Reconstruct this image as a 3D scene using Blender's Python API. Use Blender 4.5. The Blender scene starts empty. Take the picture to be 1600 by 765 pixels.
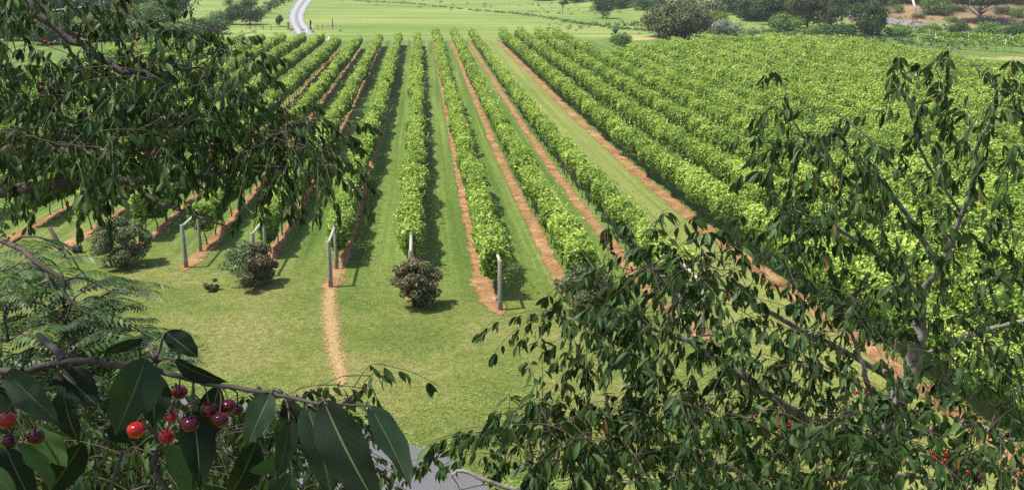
import bpy, math
import numpy as np
from mathutils import Vector

C = bpy.context.scene
COL = C.collection
rng = np.random.default_rng(7)

# ------------------------------------------------------------------ camera, sky, sun, exposure
PITCH, YAW, F, CX, CY = math.radians(16.0), math.radians(5.66), 1390.0, 800.0, 382.5
cam = bpy.data.cameras.new('camera')
cam.lens = 36.0 * F / 1600.0
cam.sensor_width = 36.0
cam.clip_start, cam.clip_end = 0.05, 3000
cam_o = bpy.data.objects.new('camera', cam)
COL.objects.link(cam_o)
cam_o.rotation_euler = (math.pi / 2 - PITCH, 0, -YAW)
C.camera = cam_o

SUN_EL, SUN_AZ = math.radians(64), math.radians(-99)      # azimuth clockwise from +Y
world = bpy.data.worlds.new('World'); C.world = world
world.use_nodes = True
wn = world.node_tree
sky = wn.nodes.new('ShaderNodeTexSky'); sky.sky_type = 'NISHITA'; sky.sun_disc = False
sky.sun_elevation = SUN_EL; sky.sun_rotation = SUN_AZ
sky.dust_density = 2.0
bg = wn.nodes['Background']; bg.inputs[1].default_value = 0.13
wn.links.new(sky.outputs[0], bg.inputs[0])
sun = bpy.data.lights.new('sun', 'SUN'); sun.energy = 4.6; sun.angle = math.radians(0.55); sun.color = (1, .955, .87)
sun_o = bpy.data.objects.new('sun', sun); COL.objects.link(sun_o)
sd = Vector((math.sin(SUN_AZ) * math.cos(SUN_EL), math.cos(SUN_AZ) * math.cos(SUN_EL), math.sin(SUN_EL)))
sun_o.rotation_euler = (-sd).to_track_quat('-Z', 'Y').to_euler()
C.view_settings.view_transform = 'Standard'
C.view_settings.look = 'None'
C.view_settings.exposure = 0.78
C.view_settings.gamma = 1.0
C.cycles.max_bounces = 7
C.cycles.diffuse_bounces = 3
C.cycles.transmission_bounces = 4
C.cycles.transparent_max_bounces = 6
C.cycles.glossy_bounces = 2
C.cycles.use_denoising = False
C.cycles.sample_clamp_indirect = 4

# ------------------------------------------------------------------ geometry of the place
_ky = np.array([-80, -20, 0, 10, 20, 30, 40, 50, 60, 75, 90, 110, 130, 160, 200, 260, 350, 500, 700, 1200], float)
_kz = np.array([-6.5, -8.9, -9.6, -9.95, -10.3, -10.72, -10.95, -11.04, -10.98, -10.72, -10.42, -9.85, -9.35, -8.55, -7.3, -5.5, -2.6, 4, 18, 60], float)
_fy = np.arange(-80, 1200, 1.0)
_fz = np.interp(_fy, _ky, _kz)
for _ in range(60):
    _fz[1:-1] = .25 * _fz[:-2] + .5 * _fz[1:-1] + .25 * _fz[2:]

def smooth(t):
    t = np.clip(t, 0, 1); return t * t * (3 - 2 * t)

def G(x, y):
    """height of the ground"""
    x = np.asarray(x, float); y = np.asarray(y, float)
    z = np.interp(y, _fy, _fz)
    z = z + 7.5 * smooth((y + .6 * x - 250) / 60) * smooth((x - 45) / 50)
    z = z + .5 * smooth((y - 175) / 40) * np.sin(x * .03 + y * .012)
    return z

cp, sp_, cyw, syw = math.cos(PITCH), math.sin(PITCH), math.cos(YAW), math.sin(YAW)
def ray(u, v):
    x = (u - CX) / F; w = -(v - CY) / F
    a, b, c = x, cp + w * sp_, -sp_ + w * cp
    return np.array([a * cyw + b * syw, -a * syw + b * cyw, c])
def P(u, v, d):
    """point at depth d along the viewing axis, used to read positions off the photograph"""
    return ray(u, v) * d
def ground_at(u, v, h=0.0):
    r = ray(u, v); t = 5.0
    while t < 900:
        p = r * t
        if p[2] <= G(p[0], p[1]) + h:
            break
        t += .25 + t * .001
    return np.array([p[0], p[1], float(G(p[0], p[1]))])
def px(p):
    """pixels per metre at a point"""
    return F / (p[1] * cyw * cp + p[0] * syw * cp - p[2] * sp_ * 1.0)

# ------------------------------------------------------------------ materials
def newmat(name):
    m = bpy.data.materials.new(name); m.use_nodes = True
    nt = m.node_tree; b = nt.nodes['Principled BSDF']
    return m, nt, b
def N(nt, typ, **kw):
    n = nt.nodes.new(typ)
    for k, v in kw.items():
        if k.startswith('i_'):
            n.inputs[int(k[2:])].default_value = v
        else:
            setattr(n, k, v)
    return n
def ramp(nt, stops):
    r = nt.nodes.new('ShaderNodeValToRGB')
    e = r.color_ramp.elements
    e[0].position, e[0].color = stops[0][0], (*stops[0][1], 1)
    e[1].position, e[1].color = stops[1][0], (*stops[1][1], 1)
    for p, c in stops[2:]:
        x = e.new(p); x.color = (*c, 1)
    return r
def noise(nt, scale, detail=4, rough=.55, vec=None):
    n = nt.nodes.new('ShaderNodeTexNoise'); n.inputs['Scale'].default_value = scale
    n.inputs['Detail'].default_value = detail; n.inputs['Roughness'].default_value = rough
    if vec is not None: nt.links.new(vec, n.inputs['Vector'])
    return n
def mixc(nt, fac, a, b):
    m = nt.nodes.new('ShaderNodeMix'); m.data_type = 'RGBA'
    if isinstance(fac, (int, float)): m.inputs[0].default_value = fac
    else: nt.links.new(fac, m.inputs[0])
    for s, v in ((6, a), (7, b)):
        if isinstance(v, tuple): m.inputs[s].default_value = (*v, 1)
        else: nt.links.new(v, m.inputs[s])
    return m.outputs[2]
def math_(nt, op, a, b=None, c=None):
    m = nt.nodes.new('ShaderNodeMath'); m.operation = op
    for i, v in enumerate((a, b, c)):
        if v is None: continue
        if isinstance(v, (int, float)): m.inputs[i].default_value = v
        else: nt.links.new(v, m.inputs[i])
    return m.outputs[0]

def leaf_mat(name, stops, trans=.35, rough=.5, spec=.35, tcol=None):
    """leaf colour from a per-leaf value; thin leaves let some light through"""
    m, nt, b = newmat(name)
    at = N(nt, 'ShaderNodeAttribute', attribute_name='tint')
    r = ramp(nt, stops); nt.links.new(at.outputs['Fac'], r.inputs[0])
    nt.links.new(r.outputs[0], b.inputs['Base Color'])
    b.inputs['Roughness'].default_value = rough
    b.inputs['Specular IOR Level'].default_value = spec
    t = nt.nodes.new('ShaderNodeBsdfTranslucent')
    tc = mixc(nt, .55, r.outputs[0], tcol or (.22, .34, .03))
    nt.links.new(tc, t.inputs[0])
    ms = nt.nodes.new('ShaderNodeMixShader'); ms.inputs[0].default_value = trans
    nt.links.new(b.outputs[0], ms.inputs[1]); nt.links.new(t.outputs[0], ms.inputs[2])
    nt.links.new(ms.outputs[0], nt.nodes['Material Output'].inputs[0])
    return m
def plain(name, col, rough=.7, metal=0, nscale=8, var=.35, bump=.0, spec=.4):
    m, nt, b = newmat(name)
    tc = N(nt, 'ShaderNodeTexCoord')
    n = noise(nt, nscale, 6, .6, tc.outputs['Object'])
    lo = tuple(c * (1 - var) for c in col); hi = tuple(min(1, c * (1 + var)) for c in col)
    r = ramp(nt, [(.3, lo), (.7, hi)]); nt.links.new(n.outputs[0], r.inputs[0])
    nt.links.new(r.outputs[0], b.inputs['Base Color'])
    b.inputs['Roughness'].default_value = rough; b.inputs['Metallic'].default_value = metal
    b.inputs['Specular IOR Level'].default_value = spec
    if bump:
        bp = N(nt, 'ShaderNodeBump'); bp.inputs['Strength'].default_value = bump; bp.inputs['Distance'].default_value = .01
        nt.links.new(n.outputs[0], bp.inputs['Height']); nt.links.new(bp.outputs[0], b.inputs['Normal'])
    return m

M = {}
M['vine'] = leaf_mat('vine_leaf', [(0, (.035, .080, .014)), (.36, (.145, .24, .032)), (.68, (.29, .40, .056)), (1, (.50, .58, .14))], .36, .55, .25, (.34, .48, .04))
M['cherry'] = leaf_mat('cherry_leaf', [(0, (.009, .023, .006)), (.5, (.033, .066, .016)), (.9, (.085, .135, .036)), (1, (.15, .075, .03))], .17, .52, .2, (.10, .17, .02))
M['sumac'] = leaf_mat('sumac_leaf', [(0, (.010, .030, .008)), (.5, (.028, .070, .016)), (1, (.12, .19, .045))], .28, .5, .3, (.16, .26, .04))
M['tree'] = leaf_mat('tree_leaf', [(0, (.018, .042, .012)), (.6, (.042, .085, .020)), (1, (.085, .14, .033))], .22, .55, .25, (.12, .2, .03))
M['bright'] = leaf_mat('bright_tree_leaf', [(0, (.05, .10, .02)), (.6, (.11, .19, .035)), (1, (.2, .28, .06))], .25, .55, .25)
M['olive'] = leaf_mat('olive_leaf', [(0, (.045, .055, .018)), (.6, (.085, .10, .03)), (1, (.15, .16, .05))], .2, .6, .25, (.15, .17, .04))
M['yellow'] = leaf_mat('yellow_green_leaf', [(0, (.09, .11, .02)), (.6, (.18, .2, .04)), (1, (.3, .29, .07))], .25, .6, .25)
M['silver'] = leaf_mat('silver_leaf', [(0, (.12, .16, .10)), (.6, (.22, .27, .19)), (1, (.34, .38, .28))], .2, .6, .25, (.2, .24, .14))
M['flower'] = leaf_mat('flowering_leaf', [(0, (.06, .10, .03)), (.55, (.11, .17, .05)), (.75, (.3, .28, .16)), (1, (.5, .42, .32))], .2, .6, .25)
M['rose'] = leaf_mat('rose_leaf', [(0, (.04, .065, .02)), (.5, (.095, .135, .04)), (.8, (.16, .155, .055)), (1, (.26, .17, .10))], .2, .5, .35, (.12, .16, .03))
M['rose_red'] = leaf_mat('reddish_rose_leaf', [(0, (.06, .055, .03)), (.5, (.16, .11, .065)), (.8, (.25, .17, .11)), (1, (.36, .24, .18))], .2, .55, .3, (.2, .12, .06))
M['rose_lite'] = leaf_mat('pale_rose_leaf', [(0, (.05, .08, .03)), (.5, (.10, .15, .05)), (1, (.22, .25, .13))], .25, .5, .35)
M['weed'] = leaf_mat('weed_leaf', [(0, (.13, .23, .035)), (1, (.36, .46, .13))], .3, .6, .2)
M['grass'] = leaf_mat('grass_blade', [(0, (.055, .10, .02)), (.5, (.13, .175, .038)), (1, (.33, .30, .13))], .3, .7, .15, (.2, .28, .04))
M['bark'] = plain('cherry_bark', (.050, .038, .031), .8, 0, 14, .65, .6)
M['bark_grey'] = plain('lichen_bark', (.17, .155, .13), .85, 0, 22, .6, .7)
M['twig'] = plain('green_brown_twig', (.05, .034, .022), .6, 0, 30, .4, .3)
M['wood'] = plain('weathered_post_wood', (.20, .20, .15), .8, 0, 12, .35, .5)
M['wood_pale'] = plain('pale_rail_wood', (.34, .32, .24), .8, 0, 12, .25, .4)
M['wood_dark'] = plain('dark_old_wood', (.07, .05, .035), .85, 0, 12, .4, .5)
M['metal'] = plain('galvanised_steel', (.33, .33, .31), .5, .6, 20, .2)
M['vinewood'] = plain('vine_wood', (.07, .045, .03), .9, 0, 30, .4, .5)
M['black'] = plain('black_plastic', (.02, .02, .022), .5, 0, 5, .2)
M['white'] = plain('white_paint', (.75, .75, .73), .5, 0, 5, .06)
M['greytube'] = plain('grey_tube', (.14, .12, .11), .6, 0, 5, .2)
M['asphalt'] = plain('worn_asphalt', (.095, .093, .095), .85, 0, 40, .35, .6)
M['greyroad'] = plain('lane_asphalt', (.17, .16, .155), .85, 0, 3, .2, .2)
M['brick'] = plain('brown_stone', (.11, .075, .06), .85, 0, 3, .3)

def soil_mat():
    m, nt, b = newmat('orange_clay_soil')
    tc = N(nt, 'ShaderNodeTexCoord')
    n1 = noise(nt, 1.1, 6, .65, tc.outputs['Object']); n2 = noise(nt, 11, 5, .7, tc.outputs['Object'])
    r1 = ramp(nt, [(.32, (.16, .080, .038)), (.5, (.28, .145, .068)), (.68, (.40, .25, .14))]); nt.links.new(n1.outputs[0], r1.inputs[0])
    r2 = ramp(nt, [(.36, (.22, .16, .12)), (.5, (.95, .95, .95)), (.7, (1.15, 1.1, 1.05))]); nt.links.new(n2.outputs[0], r2.inputs[0])
    mm = N(nt, 'ShaderNodeMix', data_type='RGBA', blend_type='MULTIPLY'); mm.inputs[0].default_value = .8
    nt.links.new(r1.outputs[0], mm.inputs[6]); nt.links.new(r2.outputs[0], mm.inputs[7])
    n3 = noise(nt, 3.2, 5, .6, tc.outputs['Object'])
    r3 = ramp(nt, [(.54, (0, 0, 0)), (.62, (1, 1, 1))]); nt.links.new(n3.outputs[0], r3.inputs[0])
    f = math_(nt, 'MULTIPLY', r3.outputs[0], .8)
    c = mixc(nt, f, mm.outputs[2], (.15, .18, .05))
    nt.links.new(c, b.inputs['Base Color']); b.inputs['Roughness'].default_value = .95
    b.inputs['Specular IOR Level'].default_value = .15
    bp = N(nt, 'ShaderNodeBump'); bp.inputs['Strength'].default_value = .8; bp.inputs['Distance'].default_value = .04
    nt.links.new(n2.outputs[0], bp.inputs['Height']); nt.links.new(bp.outputs[0], b.inputs['Normal'])
    return m
def soft_edge(m, e0, e1, scale=3.0, amt=.9):
    '''grass creeps over the edge of the strip: cut by noise'''
    nt = m.node_tree; out = nt.nodes['Material Output']; src = out.inputs[0].links[0].from_socket
    tc = N(nt, 'ShaderNodeTexCoord'); n = noise(nt, scale, 7, .75, tc.outputs['Object'])
    at = N(nt, 'ShaderNodeAttribute', attribute_name='across'); a = math_(nt, 'ABSOLUTE', at.outputs['Fac'])
    q = math_(nt, 'ADD', a, math_(nt, 'MULTIPLY', math_(nt, 'SUBTRACT', n.outputs[0], .5), amt))
    f = N(nt, 'ShaderNodeMapRange'); f.inputs[1].default_value = e0; f.inputs[2].default_value = e1; nt.links.new(q, f.inputs[0])
    tr = nt.nodes.new('ShaderNodeBsdfTransparent'); ms = nt.nodes.new('ShaderNodeMixShader')
    nt.links.new(f.outputs[0], ms.inputs[0]); nt.links.new(src, ms.inputs[1]); nt.links.new(tr.outputs[0], ms.inputs[2]); nt.links.new(ms.outputs[0], out.inputs[0])
M['soil'] = soil_mat(); soft_edge(M['soil'], .62, .86, 3.0, 1.9)
M['straw'] = plain('dead_grass', (.27, .19, .085), .95, 0, 14, .5, .6, .1); soft_edge(M['straw'], .25, .85, 9, 2.8)

def gravel_mat():
    m, nt, b = newmat('pale_gravel')
    tc = N(nt, 'ShaderNodeTexCoord')
    uv = N(nt, 'ShaderNodeAttribute', attribute_name='across')
    n = noise(nt, .5, 6, .6, tc.outputs['Object'])
    a = math_(nt, 'ABSOLUTE', uv.outputs['Fac'])
    w = math_(nt, 'ABSOLUTE', math_(nt, 'SUBTRACT', a, .5))
    r = ramp(nt, [(.12, (.30, .295, .30)), (.42, (.17, .165, .155))]); nt.links.new(w, r.inputs[0])
    r2 = ramp(nt, [(.3, (.75, .75, .75)), (.7, (1, 1, 1))]); nt.links.new(n.outputs[0], r2.inputs[0])
    mm = N(nt, 'ShaderNodeMix', data_type='RGBA', blend_type='MULTIPLY'); mm.inputs[0].default_value = 1
    nt.links.new(r.outputs[0], mm.inputs[6]); nt.links.new(r2.outputs[0], mm.inputs[7])
    nt.links.new(mm.outputs[2], b.inputs['Base Color']); b.inputs['Roughness'].default_value = .95
    return m
M['gravel'] = gravel_mat()

def ground_mat():
    m, nt, b = newmat('grassland')
    tc = N(nt, 'ShaderNodeTexCoord'); O = tc.outputs['Object']
    sx = N(nt, 'ShaderNodeSeparateXYZ'); nt.links.new(O, sx.inputs[0])
    X, Y = sx.outputs[0], sx.outputs[1]
    # lawn near the house: yellow-green, mottled
    n1 = noise(nt, .22, 5, .6, O); n2 = noise(nt, 2.2, 8, .7, O); n4 = noise(nt, 16, 4, .8, O)
    lawn = ramp(nt, [(.38, (.075, .110, .022)), (.5, (.120, .140, .034)), (.58, (.165, .162, .054)), (.68, (.215, .18, .085))]); 
    s = math_(nt, 'ADD', math_(nt, 'MULTIPLY', n1.outputs[0], .6), math_(nt, 'MULTIPLY', n2.outputs[0], .4)); nt.links.new(s, lawn.inputs[0])
    # aisles: greener, streaked by the mower along the rows
    mp = N(nt, 'ShaderNodeMapping'); mp.inputs['Scale'].default_value = (1.9, .016, 1); nt.links.new(O, mp.inputs[0])
    n3 = noise(nt, 1.0, 5, .65, mp.outputs[0])
    ai = ramp(nt, [(.34, (.05, .09, .016)), (.47, (.08, .130, .024)), (.57, (.125, .17, .040)), (.68, (.20, .225, .080))])
    s2 = math_(nt, 'ADD', math_(nt, 'MULTIPLY', n3.outputs[0], .78), math_(nt, 'MULTIPLY', n2.outputs[0], .22)); nt.links.new(s2, ai.inputs[0])
    e = math_(nt, 'ADD', math_(nt, 'SUBTRACT', Y, 31.5), math_(nt, 'MULTIPLY', X, .54))
    e = math_(nt, 'ADD', e, math_(nt, 'MULTIPLY', n1.outputs[0], 5))
    ef = N(nt, 'ShaderNodeMapRange'); ef.inputs[1].default_value = 0; ef.inputs[2].default_value = 7; nt.links.new(e, ef.inputs[0])
    c = mixc(nt, ef.outputs[0], lawn.outputs[0], ai.outputs[0])
    # the wide aisle beside the right block is drier
    wa = math_(nt, 'COMPARE', X, 11.2, 1.75)
    wf = math_(nt, 'MULTIPLY', wa, math_(nt, 'MULTIPLY', n3.outputs[0], 1.2))
    c = mixc(nt, wf, c, (.20, .21, .065))
    # far hayfield, long faint mowing lines
    mp2 = N(nt, 'ShaderNodeMapping'); mp2.inputs['Scale'].default_value = (.012, .28, 1); mp2.inputs['Rotation'].default_value = (0, 0, .45); nt.links.new(O, mp2.inputs[0])
    n5 = noise(nt, 1, 4, .6, mp2.outputs[0]); n6 = noise(nt, .03, 5, .6, O)
    s3 = math_(nt, 'ADD', math_(nt, 'MULTIPLY', n5.outputs[0], .5), math_(nt, 'ADD', math_(nt, 'MULTIPLY', n6.outputs[0], .3), math_(nt, 'MULTIPLY', n2.outputs[0], .2)))
    fa = ramp(nt, [(.40, (.10, .155, .034)), (.5, (.15, .20, .048)), (.60, (.23, .25, .088))]); nt.links.new(s3, fa.inputs[0])
    ff = N(nt, 'ShaderNodeMapRange'); ff.inputs[1].default_value = 158; ff.inputs[2].default_value = 166; nt.links.new(Y, ff.inputs[0])
    c = mixc(nt, ff.outputs[0], c, fa.outputs[0])
    # bare clay and dry grass
    at = N(nt, 'ShaderNodeAttribute', attribute_name='clay')
    n7 = noise(nt, .16, 6, .7, O)
    q = math_(nt, 'SUBTRACT', math_(nt, 'ADD', at.outputs['Fac'], n7.outputs[0]), 1.0)
    qf = N(nt, 'ShaderNodeMapRange'); qf.inputs[1].default_value = -.08; qf.inputs[2].default_value = .1; nt.links.new(q, qf.inputs[0])
    n8 = noise(nt, .09, 5, .6, O)
    cl = ramp(nt, [(.36, (.11, .09, .05)), (.5, (.20, .135, .085)), (.6, (.26, .16, .09)), (.7, (.40, .20, .10))]); nt.links.new(n8.outputs[0], cl.inputs[0])
    c = mixc(nt, qf.outputs[0], c, cl.outputs[0])
    at2 = N(nt, 'ShaderNodeAttribute', attribute_name='dry')
    q2 = math_(nt, 'SUBTRACT', math_(nt, 'ADD', at2.outputs['Fac'], n7.outputs[0]), 1.0)
    qf2 = N(nt, 'ShaderNodeMapRange'); qf2.inputs[1].default_value = -.1; qf2.inputs[2].default_value = .1; nt.links.new(q2, qf2.inputs[0])
    c = mixc(nt, qf2.outputs[0], c, (.29, .25, .11))
    # clumps of grass at hand's-breadth scale
    n9 = noise(nt, 5.5, 6, .75, O)
    cr = ramp(nt, [(.36, (.62, .70, .60)), (.5, (.98, 1.0, .95)), (.62, (1.28, 1.2, 1.25))]); nt.links.new(n9.outputs[0], cr.inputs[0])
    mc = N(nt, 'ShaderNodeMix', data_type='RGBA', blend_type='MULTIPLY'); mc.inputs[0].default_value = .8
    nt.links.new(c, mc.inputs[6]); nt.links.new(cr.outputs[0], mc.inputs[7]); c = mc.outputs[2]
    # fine speckle of blades
    sp = ramp(nt, [(.35, (.78, .8, .76)), (.6, (1.1, 1.1, 1.08))]); nt.links.new(n4.outputs[0], sp.inputs[0])
    mm = N(nt, 'ShaderNodeMix', data_type='RGBA', blend_type='MULTIPLY'); mm.inputs[0].default_value = .7
    nt.links.new(c, mm.inputs[6]); nt.links.new(sp.outputs[0], mm.inputs[7])
    nt.links.new(mm.outputs[2], b.inputs['Base Color'])
    b.inputs['Roughness'].default_value = .95; b.inputs['Specular IOR Level'].default_value = .1
    bp = N(nt, 'ShaderNodeBump'); bp.inputs['Strength'].default_value = .35; bp.inputs['Distance'].default_value = .04
    hh = math_(nt, 'ADD', n2.outputs[0], math_(nt, 'MULTIPLY', n4.outputs[0], .5))
    nt.links.new(hh, bp.inputs['Height']); nt.links.new(bp.outputs[0], b.inputs['Normal'])
    return m
M['ground'] = ground_mat()

# ------------------------------------------------------------------ mesh helpers
def link(name, me, mats=None, parent=None, smooth_=False):
    o = bpy.data.objects.new(name, me); COL.objects.link(o)
    if mats is not None and not me.materials:
        me.materials.append(mats)
    if parent is not None: o.parent = parent
    return o
def tag(o, label, cat, group=None):
    o['label'] = label; o['category'] = cat
    if group: o['group'] = group
    return o
def struct(o): o['kind'] = 'structure'; return o
def stuff(o): o['kind'] = 'stuff'; return o
def empty(name, loc, label, cat, group=None):
    o = bpy.data.objects.new(name, None); COL.objects.link(o); o.location = [float(a) for a in loc]
    o.empty_display_size = .2
    return tag(o, label, cat, group)
def np_mesh(name, V, Fc, nper, tint=None, smooth_=False):
    """V (n,3), Fc (m,nper) faces of equal size, tint one value per face"""
    me = bpy.data.meshes.new(name)
    n, m = len(V), len(Fc)
    me.vertices.add(n); me.vertices.foreach_set('co', np.ascontiguousarray(V, np.float32).ravel())
    me.loops.add(m * nper); me.loops.foreach_set('vertex_index', np.ascontiguousarray(Fc, np.int32).ravel())
    me.polygons.add(m); me.polygons.foreach_set('loop_start', np.arange(0, m * nper, nper, dtype=np.int32))
    if tint is not None:
        a = me.attributes.new('tint', 'FLOAT', 'FACE'); a.data.foreach_set('value', np.ascontiguousarray(tint, np.float32))
    me.update(calc_edges=True)
    if smooth_: me.polygons.foreach_set('use_smooth', np.ones(m, bool))
    return me

LEAF6 = (np.array([[0, 0, 0], [-.5, .22, .1], [-.4, .75, .06], [0, 1, -.08], [.4, .75, .06], [.5, .22, .1]]), np.array([[0, 3, 2, 1], [0, 5, 4, 3]]))
LEAF4 = (np.array([[0, 0, 0], [-.45, .5, .08], [0, 1, 0], [.45, .5, .08]]), np.array([[0, 3, 2, 1]]))
def _cherry():
    vs, fs = [], []
    prof = [(0, .04), (.12, .20), (.32, .34), (.55, .37), (.76, .25), (.90, .08), (1.0, .01)]
    for t, w in prof:
        for s in (-1, 0, 1):
            vs.append([s * w * .5 * .92, t, abs(s) * w * .20 - .22 * t * t])
    for i in range(len(prof) - 1):
        for j in range(2):
            a = i * 3 + j; fs.append([a, a + 1, a + 4, a + 3])
    return np.array(vs), np.array(fs)
LEAFC = _cherry()
LEAFL = (np.array([[0, 0, 0], [-.13, .35, .03], [0, 1, -.12], [.13, .35, .03]]), np.array([[0, 3, 2, 1]]))
BLADE = (np.array([[-.5, 0, 0], [.5, 0, 0], [0, 1, 0]]), np.array([[0, 1, 2]]))

def nrm(a):
    return a / np.maximum(np.linalg.norm(a, axis=-1, keepdims=True), 1e-9)
def leaves(shape, pos, dirn, normal, size, tint):
    """place one leaf shape at many points; returns V, F, face tint"""
    V0, F0 = shape
    y = nrm(dirn); x = nrm(np.cross(y, normal)); z = np.cross(x, y)
    size = np.asarray(size)[:, None, None]
    V = pos[:, None, :] + size * (V0[None, :, 0:1] * x[:, None, :] + V0[None, :, 1:2] * y[:, None, :] + V0[None, :, 2:3] * z[:, None, :])
    Fc = F0[None] + (np.arange(len(pos)) * len(V0))[:, None, None]
    return V.reshape(-1, 3), Fc.reshape(-1, F0.shape[1]), np.repeat(tint, len(F0))

def tube_arrays(pts, rad, sides=7, wob=0.0):
    pts = np.asarray(pts, float); rad = np.asarray(rad, float)
    n = len(pts)
    t = nrm(np.gradient(pts, axis=0))
    ref = np.array([0, 0, 1.0]) if abs(t[0][2]) < .8 else np.array([1.0, 0, 0])
    V = []
    u = nrm(np.cross(t[0], ref)[None])[0]
    for i in range(n):
        u = u - t[i] * np.dot(u, t[i]); u /= max(np.linalg.norm(u), 1e-6)
        w = np.cross(t[i], u)
        a = np.arange(sides) / sides * 2 * math.pi
        rr = rad[i] * (1 + wob * rng.normal(size=sides))
        V.append(pts[i] + rr[:, None] * (np.cos(a)[:, None] * u + np.sin(a)[:, None] * w))
    V = np.concatenate(V)
    Fc = []
    for i in range(n - 1):
        for s in range(sides):
            s2 = (s + 1) % sides
            Fc.append([i * sides + s, i * sides + s2, (i + 1) * sides + s2, (i + 1) * sides + s])
    # caps as fans of quads (degenerate centre vertex shared)
    c0, c1 = len(V), len(V) + 1
    V = np.vstack([V, pts[0], pts[-1]])
    for s in range(0, sides):
        s2 = (s + 1) % sides
        Fc.append([c0, s2, s, c0]); Fc.append([c1, (n - 1) * sides + s, (n - 1) * sides + s2, c1])
    return V, Fc
class TubeSet:
    def __init__(self): self.V = []; self.F = []; self.n = 0
    def add(self, pts, rad, sides=6, wob=0.0):
        V, Fc = tube_arrays(pts, rad, sides, wob)
        self.V.append(V); self.F += [[a + self.n for a in f] for f in Fc]; self.n += len(V)
    def mesh(self, name):
        V = np.concatenate(self.V)
        me = bpy.data.meshes.new(name)
        me.from_pydata(V.tolist(), [], [f if f[0] != f[3] else f[:3] for f in self.F])
        me.polygons.foreach_set('use_smooth', np.ones(len(me.polygons), bool)); me.update()
        return me
def spline(pts, n):
    """Catmull-Rom through the given points"""
    p = np.asarray(pts, float)
    if len(p) < 3:
        t = np.linspace(0, 1, n)[:, None]; return p[0] * (1 - t) + p[-1] * t
    q = np.vstack([2 * p[0] - p[1], p, 2 * p[-1] - p[-2]])
    out = []
    for s in np.linspace(0, len(p) - 1 - 1e-6, n):
        i = int(s); t = s - i
        a, b, c, d = q[i], q[i + 1], q[i + 2], q[i + 3]
        out.append(.5 * (2 * b + (c - a) * t + (2 * a - 5 * b + 4 * c - d) * t * t + (3 * b - a - 3 * c + d) * t ** 3))
    return np.array(out)
def bm_box(sx, sy, sz, z0=0, bev=.0):
    import bmesh
    bm = bmesh.new(); bmesh.ops.create_cube(bm, size=1)
    for v in bm.verts: v.co = Vector((v.co.x * sx, v.co.y * sy, v.co.z * sz + z0 + sz / 2))
    if bev: bmesh.ops.bevel(bm, geom=bm.edges[:], offset=bev, segments=2, affect='EDGES')
    return bm
def bm_mesh(bm, name):
    me = bpy.data.meshes.new(name); bm.to_mesh(me); bm.free(); return me

# ------------------------------------------------------------------ ground
gx = np.concatenate([np.arange(-420, -70, 10), np.arange(-70, 115, 1.0), np.arange(115, 460, 6)])
gy = np.concatenate([np.arange(-60, 5, 5), np.arange(5, 175, 1.0), np.arange(175, 420, 4), np.arange(420, 1190, 20)])
XX, YY = np.meshgrid(gx, gy)
ZZ = G(XX, YY)
V = np.stack([XX, YY, ZZ], -1).reshape(-1, 3)
nx, ny = len(gx), len(gy)
ii, jj = np.meshgrid(np.arange(nx - 1), np.arange(ny - 1))
a = (jj * nx + ii).ravel()
Fc = np.stack([a, a + 1, a + nx + 1, a + nx], -1)
gme = np_mesh('ground', V, Fc, 4, smooth_=True)
clay = np.zeros(len(V)); dry = np.zeros(len(V))
def blob(arr, x, y, rx, ry, amt):
    d = ((V[:, 0] - x) / rx) ** 2 + ((V[:, 1] - y) / ry) ** 2
    np.maximum(arr, amt * np.exp(-d), out=arr)
g = ground_at(990, 60); blob(dry, g[0], g[1], 6, 7, .75)
g = ground_at(1590, 92); blob(dry, g[0], g[1], 14, 7, .55)
g = ground_at(1040, 30); blob(dry, g[0], g[1], 10, 12, .55)
g = ground_at(518, 42); blob(clay, g[0], g[1], 1.6, 8, .8)
for u, v, rx, ry, am in ((1420, 18, 22, 18, .8), (1500, 15, 24, 18, .78), (1580, 12, 24, 22, .9), (1590, 42, 9, 8, .8), (1540, 35, 16, 8, .7), (1330, 15, 12, 14, .7)):
    g = ground_at(u, v); blob(clay, g[0], g[1], rx, ry, am)
for nm, arr in (('clay', clay), ('dry', dry)):
    at = gme.attributes.new(nm, 'FLOAT', 'POINT'); at.data.foreach_set('value', arr.astype(np.float32))
struct(link('ground', gme, M['ground']))

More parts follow.
